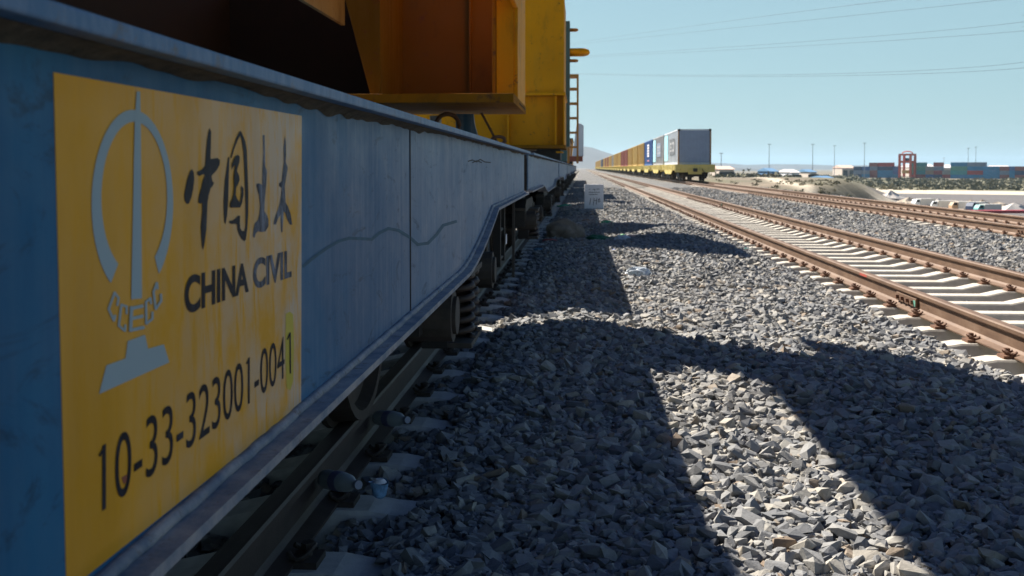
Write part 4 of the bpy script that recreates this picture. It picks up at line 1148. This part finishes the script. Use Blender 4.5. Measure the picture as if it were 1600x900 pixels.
scrub_obj("scrub", "grey-green scrub and low trees on the plain before the port", sp, .33, 3)
sp = []
for k in range(60):
    D = rnd.uniform(62, 150); e = float(edge_x(np.array(D))); x_ = e + rnd.uniform(-2.5, 7)
    r_ = rnd.uniform(.25, .65); sp.append((x_, D, float(zt(np.array(x_), np.array(D))) - .05, r_, r_ * .7, 60))
for k in range(90):
    D = rnd.uniform(55, 190); x_ = rnd.uniform(12, 13 + D * .12); r_ = rnd.uniform(.15, .4); sp.append((x_, D, float(zt(np.array(x_), np.array(D))), r_, r_, 30))
scrub_obj("scrub", "dry olive bushes along the earth bank beyond the right-hand track", sp, .25, 5)

# vehicles and clutter on the yard floor
def truck(px, D, col, label, box, rz_=0):
    p = aty(px, 300, D); zg = float(zt(np.array(p.x), np.array(D)))
    t = thing("parked_truck", label, "truck", (p.x, D, zg), rz_, "trucks parked on the dark yard"); t.scale = (.5, .55, .55)
    b = MB(); b.box(-1.1, 1.1, .2, 1.9, .9, 2.6) if False else b.prism([(-3.6, .9), (-1.7, .9), (-1.7, 2.7), (-2.9, 2.7), (-3.5, 1.8)], 'y', -1.1, 1.1); b.build("cab", flat("cab_" + col, CC[col] if col in CC else (.7, .7, .7), .5), t, bevel=.05)
    g = MB(); g.prism([(-3.42, 1.9), (-2.92, 2.58), (-1.95, 2.58), (-1.95, 1.9)], 'y', -1.11, 1.11); g.build("window", M['seam'], t)
    b = MB(); b.box(-1.6, 3.6, -1.2, 1.2, .95, 1.1 if box == 'flat' else 2.9); b.build("load_bed", flat("bed_" + col, (.62, .60, .56) if box != 'flat' else (.35, .05, .05), .6), t)
    for xx in (-2.7, 1.8, 2.9):
        for s in (-1, 1):
            w_ = MB(); w_.cyl((xx, s * 1.0, .5), .5, .3, 'y', 16); w_.build("wheel", M['iron'], t)
truck(1442, 172, 'greywhite', "pale tipper truck parked at the left end of the dark yard", 'box', .3)
truck(1474, 163, 'greywhite', "white truck parked in the middle of the dark yard row", 'box', -.2)
truck(1503, 160, 'tan', "tan truck with a pale body parked on the dark yard", 'box', .1)
truck(1543, 150, 'teal', "green-cabbed truck parked just left of the red trailer", 'box', .2)
truck(1526, 158, 'navy', "dark-cabbed truck parked between the tan and green ones", 'box', .6)
p = aty(1576, 333, 136); zg = float(zt(np.array(p.x), np.array(136.)))
t = thing("flatbed_trailer", "long dark red flatbed trailer parked at the right edge below the bank", "trailer", (p.x, 136, zg), .12)
b = MB(); b.box(-5.5, 4.2, -1.2, 1.2, 1.0, 1.35); b.build("bed", flat("trailer_red", (.30, .03, .04), .6), t)
b = MB(); b.box(4.2, 4.5, -1.2, 1.2, .9, 2.6); b.build("headboard", flat("trailer_red2", (.30, .03, .04), .6), t)
for xx in (-4.4, -3.2, -2.0, 3.2):
    for s in (-1, 1): w_ = MB(); w_.cyl((xx, s * 1.0, .5), .5, .3, 'y', 16); w_.build("wheel", M['iron'], t)
for k in range(9):
    px, D = (1392, 1420, 1455, 1466, 1490, 1517, 1535, 1560, 1585)[k], (205, 190, 182, 176, 180, 176, 170, 172, 168)[k]
    p = aty(px, 300, D); zg = float(zt(np.array(p.x), np.array(float(D))))
    nmz = ("leftmost, by the sand spit", "behind the pale tipper truck", "between the pale tipper and the white truck", "just left of the white truck", "right behind the white truck", "behind the tan truck", "behind the dark-cabbed truck", "behind the red trailer's front half", "at the far right by the picture edge")[k]
    t = thing("earth_heap", "small heap of pale rubble on the yard, %s" % nmz, "rubble heap", (p.x, D, zg), 0, "heaps on the dark yard")
    b = MB(); n_ = 14; v = [(0, 0, 1.1 + rnd.random() * .5)]; f = []
    for rr, hh in ((.9, .8), (2.0, .0)):
        for a in range(n_): an = 2 * math.pi * a / n_; q_ = rnd.uniform(.75, 1.2); v.append((rr * q_ * math.cos(an) * 1.5, rr * q_ * math.sin(an), hh * rnd.uniform(.7, 1.1) - .05))
    for a in range(n_): f.append((0, 1 + a, 1 + (a + 1) % n_)); f.append((1 + a, 1 + n_ + a, 1 + n_ + (a + 1) % n_, 1 + (a + 1) % n_))
    b.add(v, f); b.build("heap", flat("rubble_%d" % k, rnd.choice([(.5, .42, .33), (.35, .26, .18), (.6, .55, .5)]), .9), t)

# ------------------------------------------------------------------ power lines
wires = [((930, 62), (1160, 30), (1440, -4), "uppermost"), ((930, 66), (1200, 38), (1600, -4), "second from the top"),
         ((900, 88), (1230, 67), (1620, 31), "third from the top"), ((900, 90), (1230, 73), (1620, 46), "fourth from the top"),
         ((885, 114), (1200, 117), (1620, 94), "fifth from the top"), ((900, 116), (1200, 119.5), (1620, 104), "lowest")]
for (a, m_, b_, nm) in wires:
    A_, Mm, B_ = aty(*a, 460), aty(*m_, 250), aty(*b_, 172)
    dirv = (B_ - A_).normalized(); A0 = A_ + (A_ - Mm) * .35
    pts = []
    for k in range(49):
        t_ = k / 48 * 1.5 - .25
        # quadratic through the three points
        p = A_ * ((t_ - .5) * (t_ - 1) / .5) + Mm * (-(t_) * (t_ - 1) / .25) + B_ * (t_ * (t_ - .5) / .5)
        pts.append(p)
    mb = MB(); mb.tube(pts, .030, 5); o = mb.build("power_line", M['wire']); tag(o, "thin overhead power line, %s of the six crossing the sky" % nm, "power line", "power lines")

# ------------------------------------------------------------------ litter and marker board
def gz(x_, y_): return float(zb(np.array(x_), np.array(y_)))
D = 28.5; px_ = 928; p = aty(px_, 320, D)
t = thing("marker_board", "white marker board with black handwriting standing on the ballast by the left train", "sign board", (p.x, D, gz(p.x, D) - .02), .05)
b = MB(); b.box(-.265, .265, -.04, .04, .02, .70); bd = b.build("board", M['white2'], t, bevel=.01)
b = MB(); b.box(-.24, -.21, .041, .07, -.05, .78); b.build("stake", M['ironlight'], t)
b = MB()
for (x0, z0, x1, z1) in ((-.15, .56, -.10, .56), (-.04, .56, .02, .56), (.02, .58, .02, .52), (.07, .57, .15, .57), (-.15, .48, .16, .48), (-.14, .42, .1, .42), (-.12, .13, -.09, .32), (-.02, .12, .0, .33), (.06, .14, .08, .33), (.0, .25, .08, .26), (.11, .27, .17, .29), (.12, .22, .18, .24), (.13, .20, .14, .32)):
    b.tube([(x0, -.043, z0), (x1, -.043, z1)], .007, 4)
b.build("handwriting", M['ink'], bd)

def crumple(name, label, cat, px, D, sx, sy, sz, col, rough=.5, seed=1, trans=0, rz_=0, lift=0):
    p = aty(px, 400, D); g = random.Random(seed)
    bm = bmesh.new(); bmesh.ops.create_icosphere(bm, subdivisions=4, radius=1)
    ph = [(g.uniform(-3, 3), g.uniform(-3, 3), g.uniform(-3, 3), g.uniform(0, 6)) for _ in range(14)]
    for v in bm.verts:
        c = v.co.copy(); r_ = 1
        for i, (a, b_, c_, d_) in enumerate(ph): r_ += (.085 if i < 5 else .035) * math.sin((a * c.x + b_ * c.y + c_ * c.z) * (1 if i < 5 else 2.6) + d_) 
        r_ += .16 * abs(math.sin(3.2 * c.x + 5 * c.y + ph[0][3])) - .10 * abs(math.sin(7 * c.x - 4 * c.z + 3 * c.y + ph[1][3])) + .05 * abs(math.sin(13 * c.y + 9 * c.z + 4 * c.x)) 
        v.co = Vector((c.x * sx * r_, c.y * sy * r_, max(-.5, c.z) * sz * r_))
    me = bpy.data.meshes.new(name); bm.to_mesh(me); bm.free()
    m_ = flat("mat_" + name + str(seed), col, rough, .25, 8)
    if trans: m_.node_tree.nodes["Principled BSDF"].inputs["Transmission Weight"].default_value = trans
    me.materials.append(m_); o = bpy.data.objects.new(name, me); COL.objects.link(o)
    o.location = (p.x, D, gz(p.x, D) + sz * .35 + lift); o.rotation_euler.z = rz_
    return tag(o, label, cat)
crumple("woven_sack", "crumpled brown woven sack lying in the shade beside the wagons", "sack", 884, 17.2, .30, .16, .19, (.22, .17, .13), .8, 2, 0, .3)
crumple("green_rag", "dark green rag lying against the brown sack", "rag", 932, 17.0, .20, .12, .06, (.02, .12, .06), .8, 3)
crumple("green_bag", "small bright green bag on the ballast beyond the brown sack", "bag", 950, 20.6, .11, .07, .05, (.03, .30, .14), .6, 4)
crumple("plastic_bag", "clear whitish plastic bag on the sunlit ballast between the tracks", "plastic bag", 998, 11.1, .13, .09, .065, (.62, .68, .74), .3, 5, .35, .4)
crumple("plastic_bag", "crumpled white plastic bag beside the shaded mound", "plastic bag", 972, 16.8, .11, .08, .06, (.66, .72, .78), .3, 6, .2)
crumple("paper_scrap", "pinkish paper scrap just right of the white plastic bag", "paper", 988, 17.0, .06, .06, .035, (.60, .40, .32), .8, 7)
crumple("green_scrap", "tiny green plastic scrap above the white plastic bag", "plastic scrap", 973, 17.6, .07, .04, .03, (.15, .45, .20), .6, 8)
crumple("blue_scrap", "small blue plastic scrap on the shadow's edge left of the mound", "plastic scrap", 958, 14.3, .04, .03, .02, (.12, .25, .70), .5, 9)
crumple("red_white_packet", "red and white food packet at the left end of the sack", "packet", 858, 16.4, .10, .06, .03, (.40, .08, .06), .6, 10)
crumple("green_paper", "green scrap on the stones below the wagons far along the train", "scrap", 882, 31, .16, .1, .05, (.05, .35, .22), .7, 12)
crumple("green_scrap", "teal plastic scrap lying by the sleepers of the middle track", "plastic scrap", 1166, 15.0, .04, .03, .025, (.05, .42, .32), .6, 14)
crumple("yellow_scrap", "yellowish wrapper among the shaded stones in front of the lit strip", "wrapper", 1055, 6.75, .028, .022, .016, (.50, .45, .10), .5, 15)

crumple("white_scrap", "small white paper scrap by the sleepers left of the brown sack", "paper", 846, 15.5, .06, .05, .03, (.6, .6, .58), .8, 21)
crumple("blue_scrap", "pale blue plastic scrap on the shaded stones in front of the packet", "plastic scrap", 842, 14.6, .07, .05, .03, (.16, .34, .45), .6, 22)
crumple("white_scrap", "white scrap on the lit strip of stones far behind the sack", "paper", 905, 20.4, .08, .06, .03, (.65, .65, .62), .8, 23)
crumple("brown_scrap", "brown cardboard scrap between the brown sack and the marker board", "cardboard", 918, 22.5, .12, .08, .04, (.24, .15, .10), .9, 24)
crumple("white_scrap", "tiny white scrap on the sunlit stones right of the pinkish paper", "paper", 1005, 15.2, .035, .03, .02, (.65, .65, .66), .8, 25)

# plastic bottle and crushed cup beside the left rail
def bottle(px, py, D, label, rz_, seed):
    z_ = CAM_Z - (py - 262) / F * D; x_ = aty(px, py, D).x
    t = thing("plastic_bottle", label, "bottle", (x_, D, z_), rz_)
    t.rotation_euler = (R(6), R(82), rz_)
    prof = [(.0, .001), (.0, .030), (.02, .033), (.07, .031), (.075, .033), (.12, .033), (.16, .028), (.19, .014), (.205, .012)]
    m_ = NT("bottle_plastic%d" % seed); m_.color((.34, .40, .44)); m_.rough(.4)
    b = MB(); b.tube([(0, 0, a) for a, _ in prof[1:]] , [r_ for _, r_ in prof[1:]], 20) if False else None
    n_ = 20; v = []; f = []
    for (a, r_) in prof:
        for k in range(n_): an = 2 * math.pi * k / n_; v.append((r_ * math.cos(an), r_ * math.sin(an), a))
    for i in range(len(prof) - 1):
        for k in range(n_): f.append((i * n_ + k, i * n_ + (k + 1) % n_, (i + 1) * n_ + (k + 1) % n_, (i + 1) * n_ + k))
    b.add(v, f); b.build("body", m_.m, t, smooth=True)
    b = MB(); b.cyl((0, 0, .213), .0145, .018, 'z', 16); b.build("cap", flat("cap_blue_grey", (.22, .25, .34), .5), t)
    b = MB(); b.cyl((0, 0, .095), .0336, .045, 'z', 20); b.build("label_band", flat("band_violet", (.16, .17, .32), .5), t)
    return t
bottle(508, 760, 3.45, "clear plastic water bottle lying against the rail under the near wagon", R(-40), 1)
bottle(590, 660, 4.35, "dusty plastic bottle lying by the rail, farther than the one with the violet band", R(-38), 2)
t = thing("crushed_cup", "crushed blue and white cup catching the sun beside the rail", "cup", (aty(592, 780, 3.52).x, 3.52, CAM_Z - (786 - 262) / F * 3.52))
b = MB(); n_ = 20; v = []; f = []
for i, (z_, r_) in enumerate(((0, .024), (.02, .027), (.045, .031), (.052, .034))):
    for k in range(n_): an = 2 * math.pi * k / n_; q_ = 1 + .12 * math.sin(3 * an + i); v.append((r_ * q_ * math.cos(an), r_ * q_ * math.sin(an), z_ + .004 * math.sin(2 * an)))
for i in range(3):
    for k in range(n_): f.append((i * n_ + k, i * n_ + (k + 1) % n_, (i + 1) * n_ + (k + 1) % n_, (i + 1) * n_ + k))
f.append(tuple(range(n_))); b.add(v, f); b.build("cup_wall", flat("cup_blue", (.18, .34, .55), .5, .5, 60), t, smooth=True)
b = MB(); b.cyl((.003, 0, .055), .026, .012, 'z', 14, .014); b.build("crushed_rim", M['white2'], t)

# ------------------------------------------------------------------ haze
hm = bpy.data.materials.new("haze"); hm.use_nodes = True
ht = hm.node_tree; ht.nodes.clear()
ho = ht.nodes.new("ShaderNodeOutputMaterial"); hv_ = ht.nodes.new("ShaderNodeVolumePrincipled")
hv_.inputs["Density"].default_value = HAZE; hv_.inputs["Color"].default_value = (.55, .78, .98, 1); hv_.inputs["Anisotropy"].default_value = .2
ht.links.new(hv_.outputs[0], ho.inputs["Volume"])
b = MB(); b.box(-9500, 9500, -700, 12500, -14, 125); hb = b.build("haze", hm); tag(hb, kind="stuff")
hb["label"] = "pale dusty haze over the plain"
